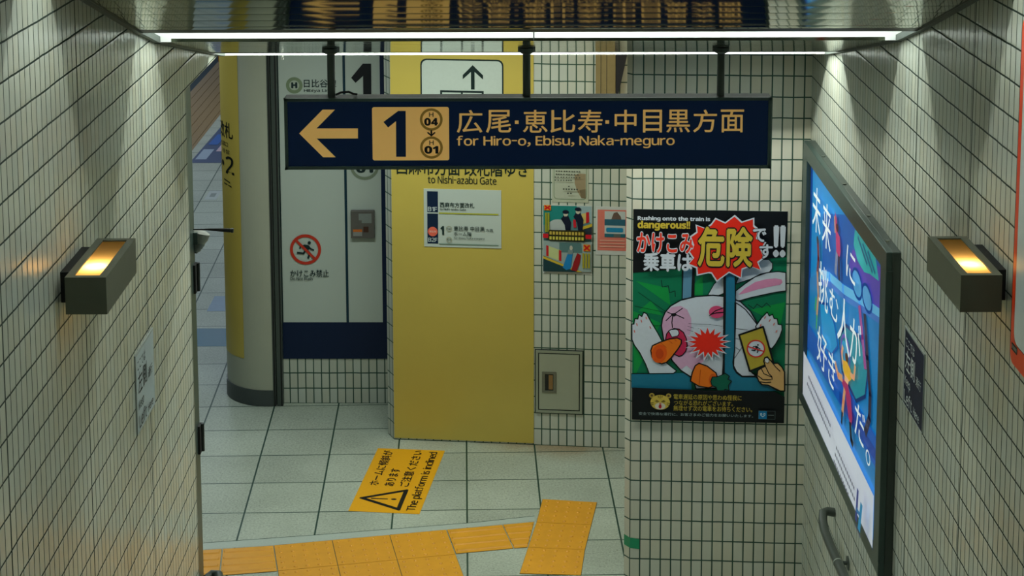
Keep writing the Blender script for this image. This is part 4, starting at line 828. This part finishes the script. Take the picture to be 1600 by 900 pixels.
w = MB(); S0 = [(-1.80, 8.768), (-1.042, 8.888), (-.205, 9.035), (.122, 9.115)]; S1 = [(-1.80, 8.695), (-1.238, 8.772), (-.345, 8.953), (.124, 9.055)]
sm = mat('pale_cut_tile', (168, 180, 170), .5, noise=.12, nscale=90); gm2 = mat('floor_joint', (26, 62, 50), .7)
for i in range(3):
    w.face([(*S1[i], .0006), (*S1[i+1], .0006), (*S0[i+1], .0006), (*S0[i], .0006)], sm)
    d = Vector((S0[i+1][0]-S0[i][0], S0[i+1][1]-S0[i][1])).normalized(); nn = Vector((-d.y, d.x))*.005
    w.face([(*S0[i], .0008), (*S0[i+1], .0008), (S0[i+1][0]+nn.x, S0[i+1][1]+nn.y, .0008), (S0[i][0]+nn.x, S0[i][1]+nn.y, .0008)], gm2)
struct(w.build('trim_floor_strip', fix=False))
# blue tiles and stickers on the platform floor
for y0, y1, x0, x1, rgb, lab in ((11.86, 12.24, -2.6, -1.84, (20, 100, 124), 'deep blue floor tile left of the rounded wall end, nearer of two'), (12.63, 12.99, -2.24, -1.84, (112, 142, 166), 'pale blue floor tile left of the rounded wall end, farther of two')):
    w = MB(); w.box(x0, x1, y0, y1, .0003, .0012, mat('blue_tile_%d' % rgb[0], rgb, .45)); tag(w.build('blue_floor_tile'), lab, 'floor tile', 'blue floor tiles')
st = thing('floor_graphic', (-3.0, 18.1, 0), 'blue and pink printed sticker far off on the platform floor', 'floor sticker')
A = Art(lambda x, y, h: Vector((x, y, .001+h)), step=.0006)
A.poly([(-3.20, 17.3), (-2.86, 17.3), (-2.80, 19.7), (-3.14, 19.7)], (50, 74, 112)); A.poly([(-3.17, 17.45), (-3.06, 17.45), (-3.05, 17.9), (-3.16, 17.9)], (150, 170, 190)); A.poly([(-3.02, 17.8), (-2.90, 17.8), (-2.88, 18.5), (-3.0, 18.5)], (190, 170, 186)); A.poly([(-3.15, 18.1), (-3.05, 18.1), (-3.03, 18.6), (-3.13, 18.6)], (20, 90, 170)); A.poly([(-3.08, 18.9), (-2.88, 18.9), (-2.86, 19.3), (-3.06, 19.3)], (200, 150, 160)); A.build('print', st)
w = MB(); w.box(-2.81, -2.70, 15.86, 16.19, .0003, .0012, mat('pale_sticker', (170, 180, 176), .5)); w.box(-2.78, -2.73, 15.96, 16.09, .0012, .0016, mat('grey_mark', (120, 132, 126), .5)); tag(w.build('floor_sticker'), 'small pale square sticker on the platform floor beyond the wall end', 'floor sticker')
w = MB(); w.box(-3.84, -3.30, 23.0, 23.15, 0, .10, mat('orange_block', (214, 140, 40), .5)); tag(w.build('edge_block', bevel=.01), 'low orange block far off at the platform edge', 'block')
